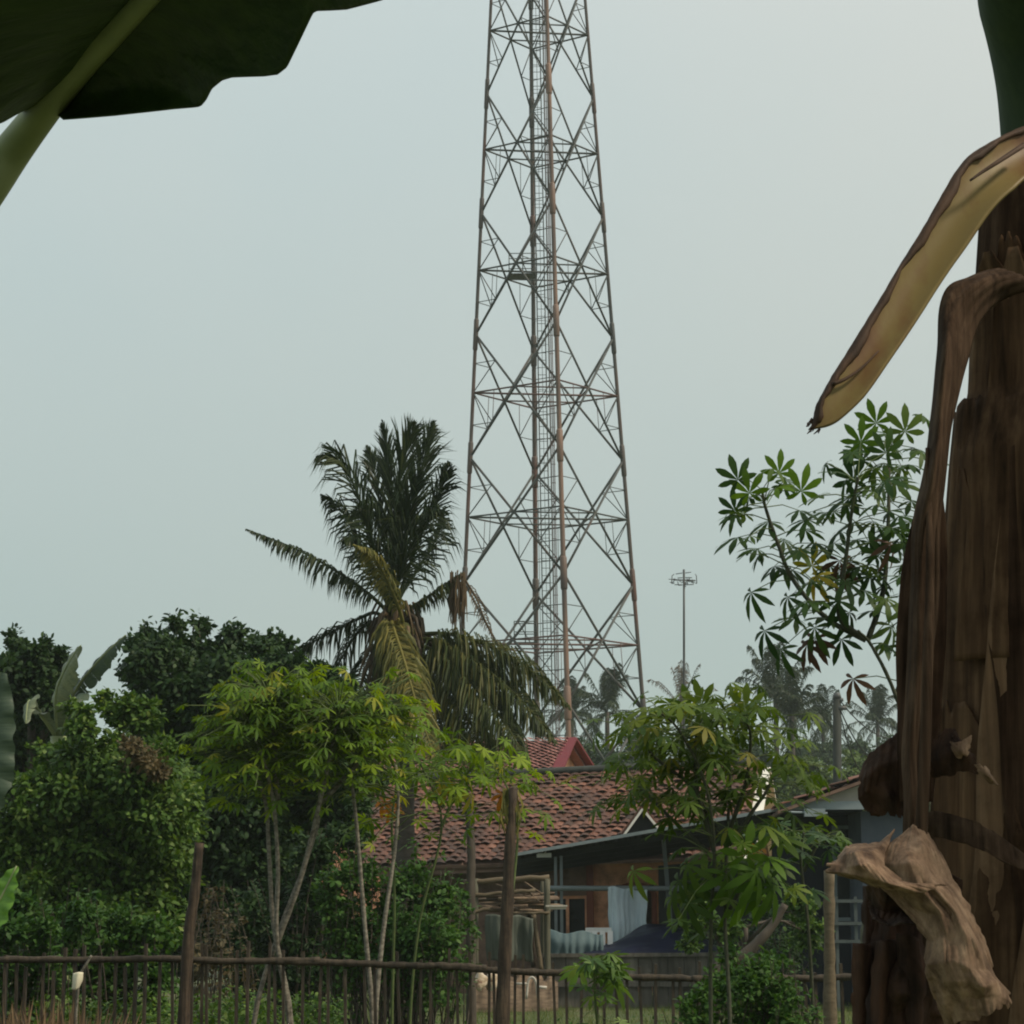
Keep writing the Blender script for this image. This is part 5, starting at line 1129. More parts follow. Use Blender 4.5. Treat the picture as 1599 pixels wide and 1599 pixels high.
# dead strands on top of the brown post
def strands():
    mb = MB()
    for k in range(26):
        p = at(800 + random.uniform(-14, 8), 1238 + random.uniform(-8, 6), 16.7); l = random.uniform(.1, .36)
        W = V(.007, .004, 0); q1 = p + V(random.uniform(-.05, .05), -.02, -l * .5); q2 = p + V(random.uniform(-.07, .07), 0, -l)
        mb.add([p - W, p + W, q1 - W, q1 + W, q2], [(0, 1, 3, 2), (2, 3, 4)])
    tag(mb.build('dead_strands', M['frond_yellow'], origin=at(800, 1300, 16.7)), 'dead yellow leaf strands draped on the tall brown post', 'dead leaves')
strands()

# ------------------------------------------------------------------ banana plants
def banana_blade(mb, mid, wid, up, tears=0, seed=0, sag=.25, vfold=.25, n=44, k=9):
    """blade around a midrib path; wid: profile of half-width; up: rough upper normal"""
    P = cr(mid, n); T = nrm(np.gradient(P, axis=0)); up = np.asarray(up, float)
    S = nrm(np.cross(T, up)); U = np.cross(S, T); rs_ = np.random.RandomState(seed)
    w = np.interp(np.linspace(0, 1, n), np.linspace(0, 1, len(wid)), wid)
    for s in (-1, 1):
        cuts = sorted(rs_.choice(np.arange(4, n - 3), tears, replace=False)) if tears else []
        seg = [0] + list(cuts) + [n - 1]
        for a, b in zip(seg[:-1], seg[1:]):
            if b - a < 1: continue
            idx = np.arange(a, b + 1); g = np.linspace(0, 1, k); extra = rs_.uniform(0, .35) if tears else 0
            f = g[None, :, None]; ww = (w[idx] * (1 + .05 * np.sin(idx * 1.3)))[:, None, None]
            shrink = np.ones(len(idx)); 
            if tears: shrink[0] -= .12; shrink[-1] -= .12
            G = P[idx][:, None] + S[idx][:, None] * s * ww * f * shrink[:, None, None] + U[idx][:, None] * (vfold * ww * f - (sag + extra) * ww * f ** 2 * 1.3)
            G = G + U[idx][:, None] * (.015 * np.sin(idx * .9 + seed)[:, None, None] * f)
            G[..., 2] -= (extra * .6 * ww * f ** 2)[..., 0]
            mb.grid(G)
def trough(mb, P, W, depth, side, nrmdir, k=11, rim=.0):
    """concave strip along P, width W (half), bulging away along nrmdir"""
    n = len(P); T = nrm(np.gradient(P, axis=0)); S = nrm(np.cross(T, nrmdir)); U = nrm(np.cross(S, T))
    g = np.linspace(-1, 1, k)
    G = P[:, None] + S[:, None] * (W[:, None] * g[None])[..., None] + U[:, None] * (depth[:, None] * (g[None] ** 2))[..., None]
    mb.grid(G); return G

def left_banana():
    base = V(-.95, 2.15, 0)
    t = thing('banana_plant', 'banana plant at the left edge whose big dark leaf hangs across the top left corner', 'banana plant', base)
    sb = MB(); sb.tube(cr([base, base + V(.03, 0, 1.0), base + V(.12, -.02, 1.75)], 16), np.linspace(.13, .075, 16), 18); sb.build('pseudostem', M['petiole_dark'], t)
    # visible leaf: grid rows along the midrib (picture column, row, depth), columns from midrib to edge
    Ym = lambda i: 2.05 - .05 * i
    Mr = [(66, 172), (110, 122), (150, 80), (190, 38), (235, -8), (290, -68), (340, -122), (395, -180), (440, -230)]
    Rt = [(98, 178), (200, 173), (312, 167), (346, 127), (440, 116), (488, 20), (545, 12), (640, -12), (560, -180)]
    Lf = [(30, 166), (0, 186), (-60, 200), (-150, 160), (-200, 80), (-180, -40), (-80, -150), (60, -230), (260, -300)]
    rows = []
    for i in range(9):
        m = at(*Mr[i], Ym(i)); r = at(*Rt[i], Ym(i) - .05); l = at(*Lf[i], Ym(i) - .02)
        rows.append((l, m, r))
    n = 130
    Lp = np.array([q[0] for q in rows]); Mp = np.array([q[1] for q in rows]); Rp = np.array([q[2] for q in rows])
    def rs_(P, n): return cr(P, n)
    edge_px = [(0, 98, 178), (.8, 175, 175), (1.6, 270, 168.5), (1.95, 312, 167), (2.15, 321, 157), (2.45, 330, 140), (2.8, 346, 127), (3.05, 362, 122), (3.6, 412, 120), (3.85, 432, 117), (4.05, 447, 105), (4.95, 489, 19), (5.05, 497, 15), (5.7, 545, 12), (6.6, 600, -1), (7.2, 650, -30), (8, 560, -180)]
    tt = np.linspace(0, 8, n); ek = [q[0] for q in edge_px]
    Re = np.array([at(np.interp(q, ek, [w[1] for w in edge_px]), np.interp(q, ek, [w[2] for w in edge_px]), Ym(q) - .05) for q in tt])
    Le = rs_(Lp, n); Me = rs_(Mp, n)
    lift = V(0, .035, .02)
    for nm, E in (('leaf_blade', Re), ('leaf_blade', Le)):
        g = np.linspace(0, 1, 24); G = Me[:, None] * (1 - g)[None, :, None] + E[:, None] * g[None, :, None] + lift * .6 * (np.sin(g * math.pi) * .6)[None, :, None]
        G = wob(G, .006, 5, 2.0) ; 
        for i in range(n):
            G[i] += V(0, .0012, .0006) * math.sin(i * .55) * g[:, None] * (1 - g[:, None])
        mb = MB(); mb.grid(G); mb.build(nm, M['banana_leaf'], t, solid=.0015)
    pb = MB(); pts = [base + V(.12, -.02, 1.7), at(-150, 470, 2.15), at(-36, 312, 2.1), at(30, 222, 2.08)] + [at(*Mr[i], Ym(i) - .012) for i in (1, 3, 5, 7, 8)]
    P = cr(pts, 90); f = np.linspace(0, 1, 90); rr = np.interp(f, [0, .25, .36, .48, .62, .8, 1], [.030, .019, .0160, .0125, .0095, .0075, .005])
    pb.tube(P, rr, 14); pb.build('midrib', M['petiole'], t)
    # rest of its crown, unseen above the frame, put in for overhead shade
    top = base + V(.12, -.02, 1.75)
    for k, (dx, dy, dz, L) in enumerate(((-.6, -.5, 1.0, 1.6), (-1, .25, .7, 1.5), (.25, -1, 1.0, 1.7), (-.3, -1, .8, 1.6))):
        d = nrm(V(dx, dy, dz)); mid = [top, top + d * L * .35, top + d * L * .65 + V(dx, dy, 0) * .15, top + d * L * .85 + V(dx, dy, -.4) * .45]
        mb = MB(); banana_blade(mb, mid[1:], [.05, .22, .28, .26, .16, .02], (0, 0, 1), 3, k + 3); mb.build('leaf_blade', M['banana_leaf'], t, solid=.0015)
        mb = MB(); mb.tube(cr(mid, 20), np.linspace(.02, .004, 20), 8); mb.build('midrib', M['petiole'], t)
left_banana()

def right_banana():
    Y = 2.6; pp = Y / FPX; cx = at(1640, 800, Y)[0]
    base = V(cx, Y, 0)
    t = thing('banana_plant', 'close dried banana stem with hanging brown leaves at the right edge', 'banana plant', base)
    ax = lambda z: V(cx + .0 * z, Y, z)
    def stem(name, m, ys, rs_, seed, ridges, zb=None, ragged=0, a0=0, a1=2 * math.pi):
        zz = np.linspace(at(1640, ys[-1], Y)[2] if zb is None else zb, at(1640, ys[0], Y)[2], 90); nA = 96
        yk = np.array([at(1640, y, Y)[2] for y in ys][::-1]); rk = np.array(rs_[::-1]) * pp
        G = []
        for z in zz:
            r = np.interp(z, yk, rk); row = []
            for j in range(nA + 1):
                a = a0 + (a1 - a0) * j / nA
                nz = mnoise.noise(Vector((math.cos(a) * 2.6 + seed, math.sin(a) * 2.6, z * .55))); n2 = mnoise.noise(Vector((math.cos(a) * 9 + seed, math.sin(a) * 9, z * .8)))
                s = ((a / (2 * math.pi) * ridges + z * .12 + seed) % 1.0); st = s ** 5 + .5 * ((a / (2 * math.pi) * ridges * 2.7 + z * .3 + seed * 3) % 1.0) ** 7
                rr = r * (1 + .05 * nz + .022 * n2 - .07 * st)
                row.append(ax(z) + V(math.cos(a) * rr, math.sin(a) * rr, 0))
            G.append(row)
        G = np.array(G)
        if ragged:
            for j in range(nA + 1):
                a = a0 + (a1 - a0) * j / nA
                G[-12:, j, 2] -= ragged * (.5 + .6 * mnoise.noise(Vector((math.cos(a) * 3, math.sin(a) * 3, seed)))) * np.linspace(0, 1, 12) + .006 * mnoise.noise(Vector((j * .9, 0, 0))) * np.linspace(0, 1, 12)
        mb = MB(); mb.grid(G); return mb.build(name, M[m], t, solid=.002 if ragged else 0)
    stem('pseudostem', 'stem_brown', [236, 300, 440, 620, 900, 1300, 1700], [84, 92, 106, 122, 140, 165, 185], 1.3, 3, zb=0)
    stem('outer_sheath', 'stem_brown', [432, 560, 640], [107, 117, 122], 4.1, 2, ragged=.01)
    stem('outer_sheath', 'sheath_brown', [622, 720, 850, 1000, 1150, 1300, 1450, 1700], [146, 158, 171, 184, 193, 198, 204, 212], 7.7, 4, zb=.9, ragged=.02)
    stem('outer_sheath', 'sheath_tan', [1178, 1260, 1400, 1700], [190, 198, 206, 216], 2.9, 5, zb=.7, ragged=.03)
    rs2 = np.random.RandomState(5)
    for k in range(6):
        z0 = rs2.uniform(1.35, 1.95); L = rs2.uniform(.25, .6); th = math.radians(rs2.uniform(-172, -92)); wd = rs2.uniform(.022, .05); n = 50
        zz = np.linspace(z0, min(z0 + L, 2.26), n); G = []
        yk = [at(1640, y, Y)[2] for y in (1700, 1300, 1000, 720, 620, 440, 300)]; rk = np.array([206, 192, 174, 156, 126, 112, 98]) * pp
        for i_, z in enumerate(zz):
            r = np.interp(z, yk, rk) + .0005; u = i_ / (n - 1); peel = .008 * max(0, (u - .75) / .25) ** 2 * rs2.uniform(.9, 1.1) * (k % 3) + .006 * max(0, (.2 - u) / .2) ** 2 * (k % 2); row = []
            for g_ in np.linspace(-1, 1, 9):
                ww = wd * max(.03, math.sin(math.pi * min(1, .04 + u * .96))) ** .6 * (1 + .35 * mnoise.noise(Vector((z * 9, k, 0)))); a = th + g_ * ww / r + .05 * math.sin(z * 2 + k)
                rr = r + peel + .0014 * g_ * g_ + .0015 * mnoise.noise(Vector((z * 40, g_ * 2, k)))
                row.append(ax(z) + V(math.cos(a) * rr, math.sin(a) * rr, 0))
            G.append(row)
        mb = MB(); mb.grid(np.array(G)); o = mb.build('peeling_strip', M[('sheath_brown', 'sheath_tan')[k % 2] if z0 < 1.8 else 'sheath_brown'], t, solid=.0012)
    yk = [at(1640, y, Y)[2] for y in (1700, 1300, 1000, 720, 620, 440, 300)]; rk = np.array([214, 200, 186, 160, 128, 112, 98]) * pp
    for k, (z0, z1, a_lo, slope, wid, mm) in enumerate(((1.42, 1.98, -152, 46, 70, 'sheath_tan'), (1.50, 2.14, -118, -38, 60, 'stem_brown'), (1.42, 1.80, -176, 30, 66, 'sheath_brown'), (1.84, 2.27, -150, 40, 60, 'sheath_brown'), (1.42, 1.70, -128, 60, 80, 'sheath_tan'))):
        G = []; n = 60
        for i_ in range(n):
            z = z0 + (z1 - z0) * i_ / (n - 1); r = np.interp(z, yk, rk) + .003 + .0012 * k; row = []; u = i_ / (n - 1)
            lo = a_lo + slope * (z - z0) + 4 * mnoise.noise(Vector((z * 7, k, 0))); hi = lo + wid * (1 - .75 * u ** 3)
            for g_ in np.linspace(0, 1, 26):
                a = math.radians(lo + (hi - lo) * g_); rr = r + .004 * math.exp(-g_ * 14) + .0035 * mnoise.noise(Vector((math.cos(a) * 7, z * 2.5, k))) + .0012 * mnoise.noise(Vector((a * 30, z * 3, k)))
                row.append(ax(z - .05 * u * mnoise.noise(Vector((g_ * 3, k, 2)))) + V(math.cos(a) * rr, math.sin(a) * rr, 0))
            G.append(row)
        mb = MB(); mb.grid(np.array(G)); mb.build('overlapping_sheath', M[mm], t, solid=.0018)
    # green leaf base rising at the very top
    mb = MB(); P = cr([at(1646, 330, 2.60), at(1644, 215, 2.60), at(1638, 110, 2.58), at(1618, 0, 2.54), at(1580, -140, 2.44), at(1530, -300, 2.24)], 40)
    mb.tube(P, np.interp(np.linspace(0, 1, 40), [0, .2, .6, 1], [.050, .054, .060, .035]), 20); mb.build('leaf_base', M['petiole_dark'], t)
    # cut leaf sheath: olive trough pointing down left
    cl = [(1668, 215, 2.50), (1600, 240, 2.47), (1532, 292, 2.44), (1468, 385, 2.42), (1400, 490, 2.40), (1338, 588, 2.38), (1292, 645, 2.37), (1267, 668, 2.37)]
    P = cr([at(*q) for q in cl], 70); f = np.linspace(0, 1, 70)
    W = np.interp(f, [0, .12, .26, .34, .45, .6, .75, .86, .93, 1], [34, 38, 45, 39, 35, 33, 29, 20, 10, 1]) * 2.42 / FPX
    nd = V(0, -1, .25)
    mb = MB(); G = trough(mb, P, W, W * .42 * np.interp(f, [0, .8, 1], [1, .8, .3]), None, nd, 15)
    mb = MB(); Gw = wob(G, .0012, 14, 3.0); mb.grid(Gw); sh = mb.build('cut_sheath', M['cut_olive'], t, solid=.003)
    Tt = nrm(np.gradient(P, axis=0)); Sd = nrm(np.cross(Tt, nd)); lefti = 0 if Gw[35, 0, 0] < Gw[35, -1, 0] else -1
    sgn = 1 if lefti == 0 else -1
    wv = np.interp(f, [0, .12, .25, .3, .5, .75, .9, 1], [.001, .004, .010, .007, .0065, .006, .007, .001]) * (1 + .35 * np.sin(np.arange(70) * .31) + .2 * np.sin(np.arange(70) * .83 + 1) + .1 * np.sin(np.arange(70) * 2.3))
    g5 = np.linspace(0, 1, 6); E0 = Gw[:, lefti]
    rimG = E0[:, None] + Sd[:, None] * (sgn * wv[:, None] * g5[None])[..., None] + V(0, -1, 0) * (.0035 * np.sin(g5 * 3.1) - .0005)[None, :, None]
    fb = MB(); fb.grid(wob(rimG, .0007, 40, 2)); fb.build('rolled_edge', M['cut_edge'], sh, solid=.002)
    eb = MB()
    for c in (0,) if lefti == 0 else (-1,): eb.tube(Gw[:, c], np.interp(f, [0, 1], [.0011, .0009]) * (1 + .4 * np.abs(np.sin(np.arange(70) * 1.9))), 6)
    crk = cr([at(1600, 226, 2.445), at(1560, 252, 2.42), at(1535, 268, 2.415), at(1515, 282, 2.41)], 12); eb.tube(crk, np.linspace(.003, .0012, 12), 5)
    crk = cr([at(1372, 548, 2.385), at(1345, 575, 2.375), at(1320, 592, 2.37), at(1300, 600, 2.368)], 12); eb.tube(crk, np.linspace(.0008, .0022, 12), 5)
    for k in range(26): 
        a = Gw[-1, 7] + V(random.uniform(-.004, .012), 0, random.uniform(-.003, .012)); eb.tube([a, a + V(random.uniform(-.006, 0), 0, random.uniform(-.007, 0))], [.0012, .0004], 4)
    eb.build('sheath_rim', M['cut_edge'], sh)
    # long dry sheath hanging down in front, folded lengthwise
    rows = [[(1560, 420, 2.50), (1580, 426, 2.49), (1600, 432, 2.48), (1625, 442, 2.49)],
            [(1512, 436, 2.46), (1532, 440, 2.44), (1550, 448, 2.45), (1566, 466, 2.48)],
            [(1474, 458, 2.44), (1494, 478, 2.42), (1512, 492, 2.43), (1530, 502, 2.45)],
            [(1466, 540, 2.43), (1478, 560, 2.39), (1492, 570, 2.41), (1506, 573, 2.43)],
            [(1456, 640, 2.42), (1468, 650, 2.38), (1478, 653, 2.40), (1487, 652, 2.42)],
            [(1446, 720, 2.41), (1458, 730, 2.37), (1466, 735, 2.39), (1474, 735, 2.41)],
            [(1428, 830, 2.395), (1440, 830, 2.375), (1454, 830, 2.385), (1468, 830, 2.395)],
            [(1422, 940, 2.39), (1435, 940, 2.37), (1448, 940, 2.38), (1462, 940, 2.39)],
            [(1418, 1060, 2.385), (1430, 1060, 2.365), (1441, 1060, 2.375), (1453, 1060, 2.385)],
            [(1412, 1180, 2.375), (1423, 1180, 2.36), (1434, 1180, 2.37), (1447, 1180, 2.375)],
            [(1412, 1270, 2.365), (1421, 1270, 2.352), (1431, 1270, 2.36), (1442, 1270, 2.365)],
            [(1414, 1310, 2.365), (1422, 1310, 2.352), (1432, 1310, 2.358), (1440, 1310, 2.362)]]
    G = wob(crgrid(pxgrid(rows), 90, 22), .003, 16, 1.0)
    for c in range(22): G[:, c, 1] += .0016 * math.sin(c * 1.5)
    mb = MB(); mb.grid(G); mb.build('hanging_sheath', M['dry_strip'], t, solid=.003)
    mb = MB(); P = cr([at(1448, 700, 2.39), at(1452, 900, 2.36), at(1448, 1050, 2.345), at(1444, 1180, 2.34), at(1438, 1310, 2.34)], 40); mb.tube(P, np.interp(np.linspace(0, 1, 40), [0, .4, 1], [.002, .0050, .0058]), 9); mb.build('dry_midrib', M['dry_strip'], t)
    rem = [[(1448, 730, 2.425), (1456, 730, 2.42), (1464, 730, 2.425)], [(1420, 830, 2.425), (1440, 830, 2.415), (1478, 830, 2.44)], [(1402, 930, 2.42), (1430, 930, 2.41), (1478, 930, 2.43)], [(1401, 1050, 2.415), (1424, 1050, 2.405), (1474, 1050, 2.43)], [(1402, 1150, 2.41), (1420, 1150, 2.40), (1466, 1150, 2.43)], [(1408, 1250, 2.40), (1418, 1250, 2.395), (1456, 1250, 2.42)]]
    mb = MB(); mb.grid(wob(crgrid(pxgrid(rem), 70, 14), .003, 14, 2)); mb.build('hanging_remnant', M['stem_brown'], t, solid=.002)
    # crumpled dead leaf at its end
    def patch(name, rows, m, nr=80, nc=80, amp=.0035, freq=13, seed=1.0, rip=11, ripa=.0010, tear=.008, fine=.0018, mode=''):
        C0 = pxgrid(rows); r_, c_ = C0.shape[:2]; span = np.linalg.norm(C0[-1, c_ // 2] - C0[0, c_ // 2]) + np.linalg.norm(C0[r_ // 2, -1] - C0[r_ // 2, 0])
        if name == 'dead_leaf' or mode == 'fold':       # crumpled paper: flat facets between jittered fold points
            kr, kc = max(5, int(span / .022)), max(5, int(span / .026)); K = crgrid(C0, kr, kc); jr = np.random.RandomState(int(seed * 10))
            K[1:-1, 1:-1, 1] += jr.uniform(-1, 1, (kr - 2, kc - 2)) * .0085; K[..., 0] += jr.uniform(-1, 1, (kr, kc)) * .0028; K[..., 2] += jr.uniform(-1, 1, (kr, kc)) * .0032
            ti = np.linspace(0, kr - 1, nr); tj = np.linspace(0, kc - 1, nc)
            A = np.stack([np.stack([np.interp(ti, np.arange(kr), K[:, b, d]) for d in range(3)], 1) for b in range(kc)], 1)
            G = np.stack([np.stack([np.interp(tj, np.arange(kc), A[a, :, d]) for d in range(3)], 1) for a in range(nr)])
            G = wob(G, .0014, 24, seed)
        else: G = wob(crgrid(C0, nr, nc), amp, freq, seed)
        for i in range(nr):
            for j in range(nc):
                p = Vector(G[i, j]); n1 = mnoise.noise(p * 15 + Vector((seed, 0, 0))); n2 = mnoise.noise(p * 55 + Vector((0, seed, 0)))
                cre = .006 * (abs(n1) - .2) + fine * (.5 - min(1, abs(n2) * 3.2)) * (.4 + max(0, n1))
                G[i, j, 1] += cre + ripa * math.sin(j / nc * rip * 6.28 + n1 * 9 + i * .02) * (.5 + n2); G[i, j, 2] += cre * .6
        edge = np.minimum.outer(np.minimum(np.arange(nr), nr - 1 - np.arange(nr)), np.full(nc, 99)); edge = np.minimum(edge, np.minimum(np.arange(nc), nc - 1 - np.arange(nc))[None])
        c = G.mean((0, 1))
        for i in range(nr):
            for j in range(nc):
                if edge[i, j] < 7:
                    t_ = tear * 1.3 * max(0, mnoise.noise(Vector((i * .11 + seed, j * .11, 0))) + .25 * mnoise.noise(Vector((i * .3 + seed, j * .3, 5)))) * (1 - edge[i, j] / 7); G[i, j] += nrm(c - G[i, j]) * t_
        mb = MB(); mb.grid(G); return mb.build(name, M[m], t, solid=.0015)
    patch('dead_leaf', [[(1414, 1298, 2.345), (1424, 1290, 2.335), (1436, 1291, 2.335), (1446, 1302, 2.345)],
                        [(1374, 1335, 2.32), (1412, 1334, 2.295), (1448, 1342, 2.30), (1480, 1360, 2.33)],
                        [(1376, 1384, 2.315), (1424, 1388, 2.29), (1470, 1392, 2.285), (1510, 1410, 2.32)],
                        [(1446, 1450, 2.305), (1476, 1444, 2.285), (1506, 1446, 2.28), (1534, 1468, 2.31)],
                        [(1440, 1506, 2.30), (1480, 1500, 2.275), (1524, 1508, 2.275), (1560, 1526, 2.305)],
                        [(1456, 1552, 2.31), (1496, 1552, 2.285), (1542, 1550, 2.27), (1582, 1556, 2.295)],
                        [(1474, 1606, 2.32), (1506, 1600, 2.30), (1546, 1588, 2.28), (1576, 1574, 2.295)]], 'dry_leaf', 130, 90, seed=2, rip=13, ripa=.0008, tear=.007, fine=.0015)
    patch('dead_leaf', [[(1398, 1300, 2.34), (1370, 1318, 2.33), (1330, 1322, 2.32), (1312, 1330, 2.32)],
                        [(1376, 1338, 2.30), (1350, 1340, 2.27), (1320, 1342, 2.28), (1296, 1350, 2.30)],
                        [(1400, 1372, 2.28), (1372, 1366, 2.255), (1338, 1360, 2.26), (1289, 1355, 2.29)],
                        [(1476, 1388, 2.27), (1420, 1392, 2.27), (1356, 1382, 2.29), (1310, 1366, 2.30)]], 'dry_leaf', seed=5)
    patch('dead_leaf', [[(1366, 1350, 2.43), (1400, 1350, 2.43), (1440, 1350, 2.43), (1500, 1370, 2.44)], [(1360, 1450, 2.44), (1400, 1450, 2.44), (1440, 1450, 2.44), (1500, 1450, 2.44)], [(1352, 1560, 2.43), (1400, 1560, 2.44), (1440, 1560, 2.44), (1500, 1560, 2.44)], [(1340, 1660, 2.43), (1400, 1660, 2.44), (1440, 1660, 2.44), (1500, 1660, 2.44)]], 'dry_leaf_dark', seed=41)
    patch('dead_leaf', [[(1352, 1372, 2.36), (1390, 1385, 2.33), (1430, 1395, 2.32), (1470, 1400, 2.33)],
                        [(1356, 1410, 2.38), (1390, 1420, 2.36), (1430, 1430, 2.36), (1468, 1440, 2.35)],
                        [(1364, 1440, 2.36), (1396, 1448, 2.33), (1430, 1446, 2.31), (1476, 1452, 2.33)]], 'dry_leaf_dark', seed=11)
    patch('dead_leaf', [[(1372, 1360, 2.42), (1404, 1372, 2.41), (1440, 1380, 2.41), (1490, 1380, 2.42)],
                        [(1350, 1490, 2.40), (1396, 1492, 2.37), (1440, 1500, 2.37), (1490, 1500, 2.40)],
                        [(1344, 1550, 2.40), (1392, 1552, 2.36), (1440, 1556, 2.37), (1490, 1556, 2.40)],
                        [(1336, 1640, 2.40), (1390, 1640, 2.37), (1440, 1640, 2.38), (1495, 1640, 2.40)]], 'dry_leaf_dark', amp=.006, seed=14)
    for k, (x0, y0, x1, y1, yy, wd, mm) in enumerate(((1356, 1384, 1350, 1500, 2.385, 9, 'dry_leaf_dark'), (1350, 1470, 1338, 1640, 2.375, 14, 'dry_leaf_dark'), (1384, 1470, 1366, 1640, 2.365, 16, 'dry_leaf_dark'), (1420, 1460, 1430, 1640, 2.36, 18, 'dry_leaf_dark'), (1456, 1440, 1474, 1560, 2.345, 16, 'dry_leaf_dark'))):
        rows = []
        for f_ in (0, .35, .7, 1):
            x = x0 + (x1 - x0) * f_; y = y0 + (y1 - y0) * f_; w_ = wd * (1, 1.15, .8, .15)[(0, .35, .7, 1).index(f_)]
            rows.append([(x - w_, y, yy + .004), (x, y, yy - .004), (x + w_, y + 2, yy + .006)])
        patch('dead_leaf_shred', rows, mm, 40, 14, .003, 20, 50 + k, 2)
    # curled flaps of older sheaths
    patch('curled_sheath', [[(1420, 1150, 2.425), (1392, 1150, 2.42), (1364, 1176, 2.422), (1346, 1196, 2.43)],
                            [(1426, 1190, 2.415), (1394, 1196, 2.412), (1362, 1212, 2.414), (1336, 1228, 2.425)],
                            [(1428, 1232, 2.415), (1398, 1236, 2.412), (1368, 1246, 2.414), (1346, 1270, 2.425)],
                            [(1430, 1284, 2.425), (1406, 1284, 2.415), (1388, 1276, 2.42), (1374, 1272, 2.43)]], 'dry_leaf_dark', seed=17, rip=7, ripa=.0009, mode='fold')
    patch('curled_sheath', [[(1436, 1272, 2.405), (1472, 1268, 2.385), (1530, 1286, 2.36), (1575, 1316, 2.355), (1612, 1342, 2.36)],
                            [(1438, 1290, 2.40), (1472, 1286, 2.382), (1530, 1308, 2.357), (1575, 1334, 2.352), (1612, 1352, 2.358)],
                            [(1440, 1306, 2.405), (1472, 1306, 2.385), (1530, 1328, 2.355), (1575, 1348, 2.35), (1612, 1358, 2.36)]], 'dry_strip', 50, 90, seed=20, rip=1, ripa=.0005, tear=.004)
    patch('curled_sheath', [[(1452, 1166, 2.40), (1476, 1142, 2.39), (1492, 1140, 2.385), (1486, 1152, 2.38)], [(1452, 1192, 2.395), (1478, 1180, 2.38), (1502, 1176, 2.375), (1520, 1178, 2.38)], [(1456, 1216, 2.40), (1482, 1214, 2.39), (1512, 1206, 2.385), (1530, 1212, 2.39)]], 'dry_leaf_dark', seed=23, rip=5)
    patch('curled_sheath', [[(1484, 1160, 2.372), (1498, 1160, 2.366), (1520, 1148, 2.37)], [(1486, 1172, 2.37), (1502, 1174, 2.362), (1516, 1166, 2.368)], [(1494, 1186, 2.372), (1506, 1184, 2.368), (1514, 1178, 2.37)]], 'dry_leaf', 30, 30, .002, 20, 26, 2)
    patch('curled_sheath', [[(1522, 1192, 2.37), (1534, 1192, 2.362), (1546, 1204, 2.37)], [(1530, 1206, 2.366), (1542, 1208, 2.358), (1552, 1216, 2.368)], [(1546, 1222, 2.37), (1552, 1224, 2.366), (1558, 1226, 2.37)]], 'dry_leaf', 30, 30, .002, 20, 29, 2)
    # unseen crown leaves above the frame, put in to shade the stem
    top = at(1632, -190, 2.5)
    for k, (dx, dy, dz, L) in enumerate(((-.35, -1, .75, 1.9), (.35, -1, .6, 1.8), (1, -.35, .5, 1.7), (1, .3, .9, 1.6), (-.75, -.7, 1.0, 1.8), (.0, -.9, .35, 1.7))):
        d = nrm(V(dx, dy, dz)); mid = [top, top + d * L * .35, top + d * L * .65 + V(dx, dy, 0) * .15, top + d * L * .85 + V(dx, dy, -.35) * .5]
        mb = MB(); banana_blade(mb, mid[1:], [.06, .26, .32, .3, .18, .02], (0, 0, 1), 3, k + 30); mb.build('leaf_blade', M['banana_leaf'], t, solid=.0015)
        mb = MB(); mb.tube(cr(mid, 20), np.linspace(.026, .004, 20), 8); mb.build('midrib', M['petiole_dark'], t)
right_banana()

def far_banana():
    Y = 30; base = atz(95, Y, 0)
    t = thing('banana_plant', 'distant banana plant with torn raised leaves between the two dark trees at left', 'banana plant', base)
    c = at(92, 1150, Y); sb = MB(); sb.tube(cr([base, (base + c) / 2, c], 10), np.linspace(.16, .1, 10), 12); sb.build('pseudostem', M['petiole'], t)
    for k, (pts, w, m, tears) in enumerate((
        ([(92, 1150), (118, 1080), (158, 1028), (196, 992)], .14, 'banana_fardark', 16),
        ([(90, 1150), (88, 1085), (105, 1040), (126, 1008)], .17, 'banana_far', 6),
        ([(88, 1150), (60, 1110), (45, 1095), (40, 1130)], .12, 'banana_far', 5),
        ([(94, 1150), (110, 1110), (118, 1090), (112, 1100)], .16, 'banana_fardark', 3))):
        P = [at(x, y, Y - .25 * i) for i, (x, y) in enumerate(pts)]
        mb = MB(); banana_blade(mb, P, [.03, .7 * w, w, w, .8 * w, .02], V(-.55, -.8, .45), tears, k + 60, sag=.35); mb.build('leaf_blade', M[m], t)
        mb = MB(); mb.tube(cr(P, 14), np.linspace(.03, .008, 14), 6); mb.build('midrib', M['petiole'], t)
far_banana()
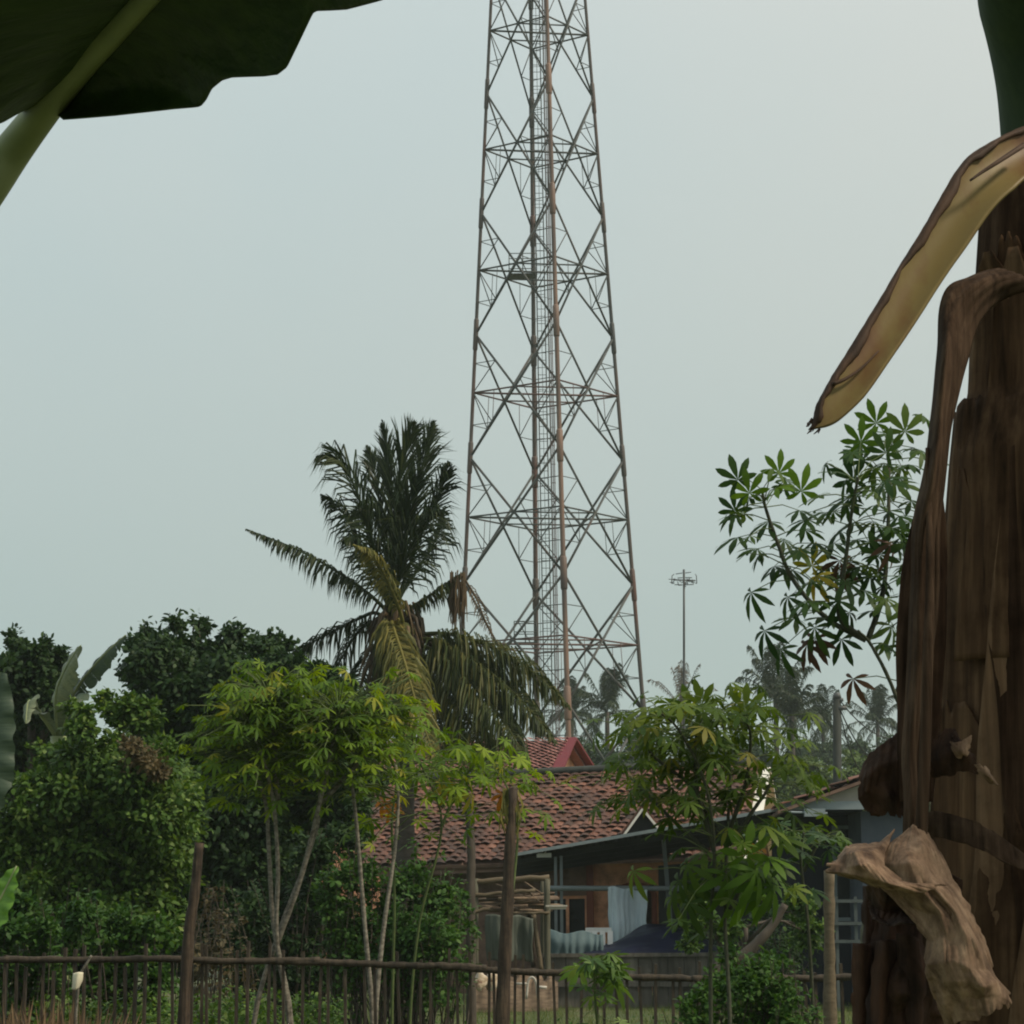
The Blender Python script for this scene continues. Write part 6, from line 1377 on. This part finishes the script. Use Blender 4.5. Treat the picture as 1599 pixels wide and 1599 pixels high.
def edge_banana():
    Y = 14; base = atz(-60, Y, 0)
    t = thing('banana_plant', 'young banana plant at the left edge showing one bright green leaf', 'banana plant', base)
    c = at(-60, 1480, Y); sb = MB(); sb.tube(cr([base, (base + c) / 2, c], 8), np.linspace(.08, .05, 8), 12); sb.build('pseudostem', M['petiole'], t)
    P = [at(-60, 1480, Y), at(-25, 1445, Y), at(5, 1395, Y), at(26, 1352, Y)]
    mb = MB(); banana_blade(mb, P, [.02, .09, .115, .10, .06, .01], V(-.3, -.9, .3), 0, 80, sag=.1); mb.build('leaf_blade', M['banana_bright'], t)
    mb = MB(); mb.tube(cr(P, 14), np.linspace(.012, .004, 14), 6); mb.build('midrib', M['petiole'], t)
    Y = 16; base = atz(-70, Y, 0)
    t = thing('banana_plant', 'dim banana plant at the left edge showing one upright blue green leaf', 'banana plant', base)
    c = at(-50, 1300, Y); sb = MB(); sb.tube(cr([base, (base + c) / 2, c], 8), np.linspace(.09, .06, 8), 12); sb.build('pseudostem', M['petiole_dark'], t)
    P = [at(-50, 1300, Y), at(-20, 1220, Y), at(-8, 1140, Y), at(0, 1050, Y)]
    mb = MB(); banana_blade(mb, P, [.03, .14, .16, .13, .11, .05], V(-.2, -.95, .1), 2, 84, sag=.1); mb.build('leaf_blade', M['banana_fardark'], t)
    mb = MB(); mb.tube(cr(P, 14), np.linspace(.015, .004, 14), 6); mb.build('midrib', M['petiole_dark'], t)
edge_banana()

# ------------------------------------------------------------------ haze
def haze():
    m = bpy.data.materials.new('haze_air'); m.use_nodes = True; t = m.node_tree; t.nodes.clear()
    o = N(t, 'ShaderNodeOutputMaterial'); v = N(t, 'ShaderNodeVolumePrincipled')
    v.inputs['Color'].default_value = (0.80, 0.90, 0.90, 1); v.inputs['Density'].default_value = 0.0004; v.inputs['Anisotropy'].default_value = 0.2
    t.links.new(v.outputs[0], o.inputs['Volume'])
    mb = MB(); mb.box(V(0, 735, 35), (1900, 1640, 72)); ob = mb.build('haze', m, smooth=False); tag(ob, kind='stuff'); ob['label'] = 'thin grey air haze over the whole place'; ob['category'] = 'haze'
haze()
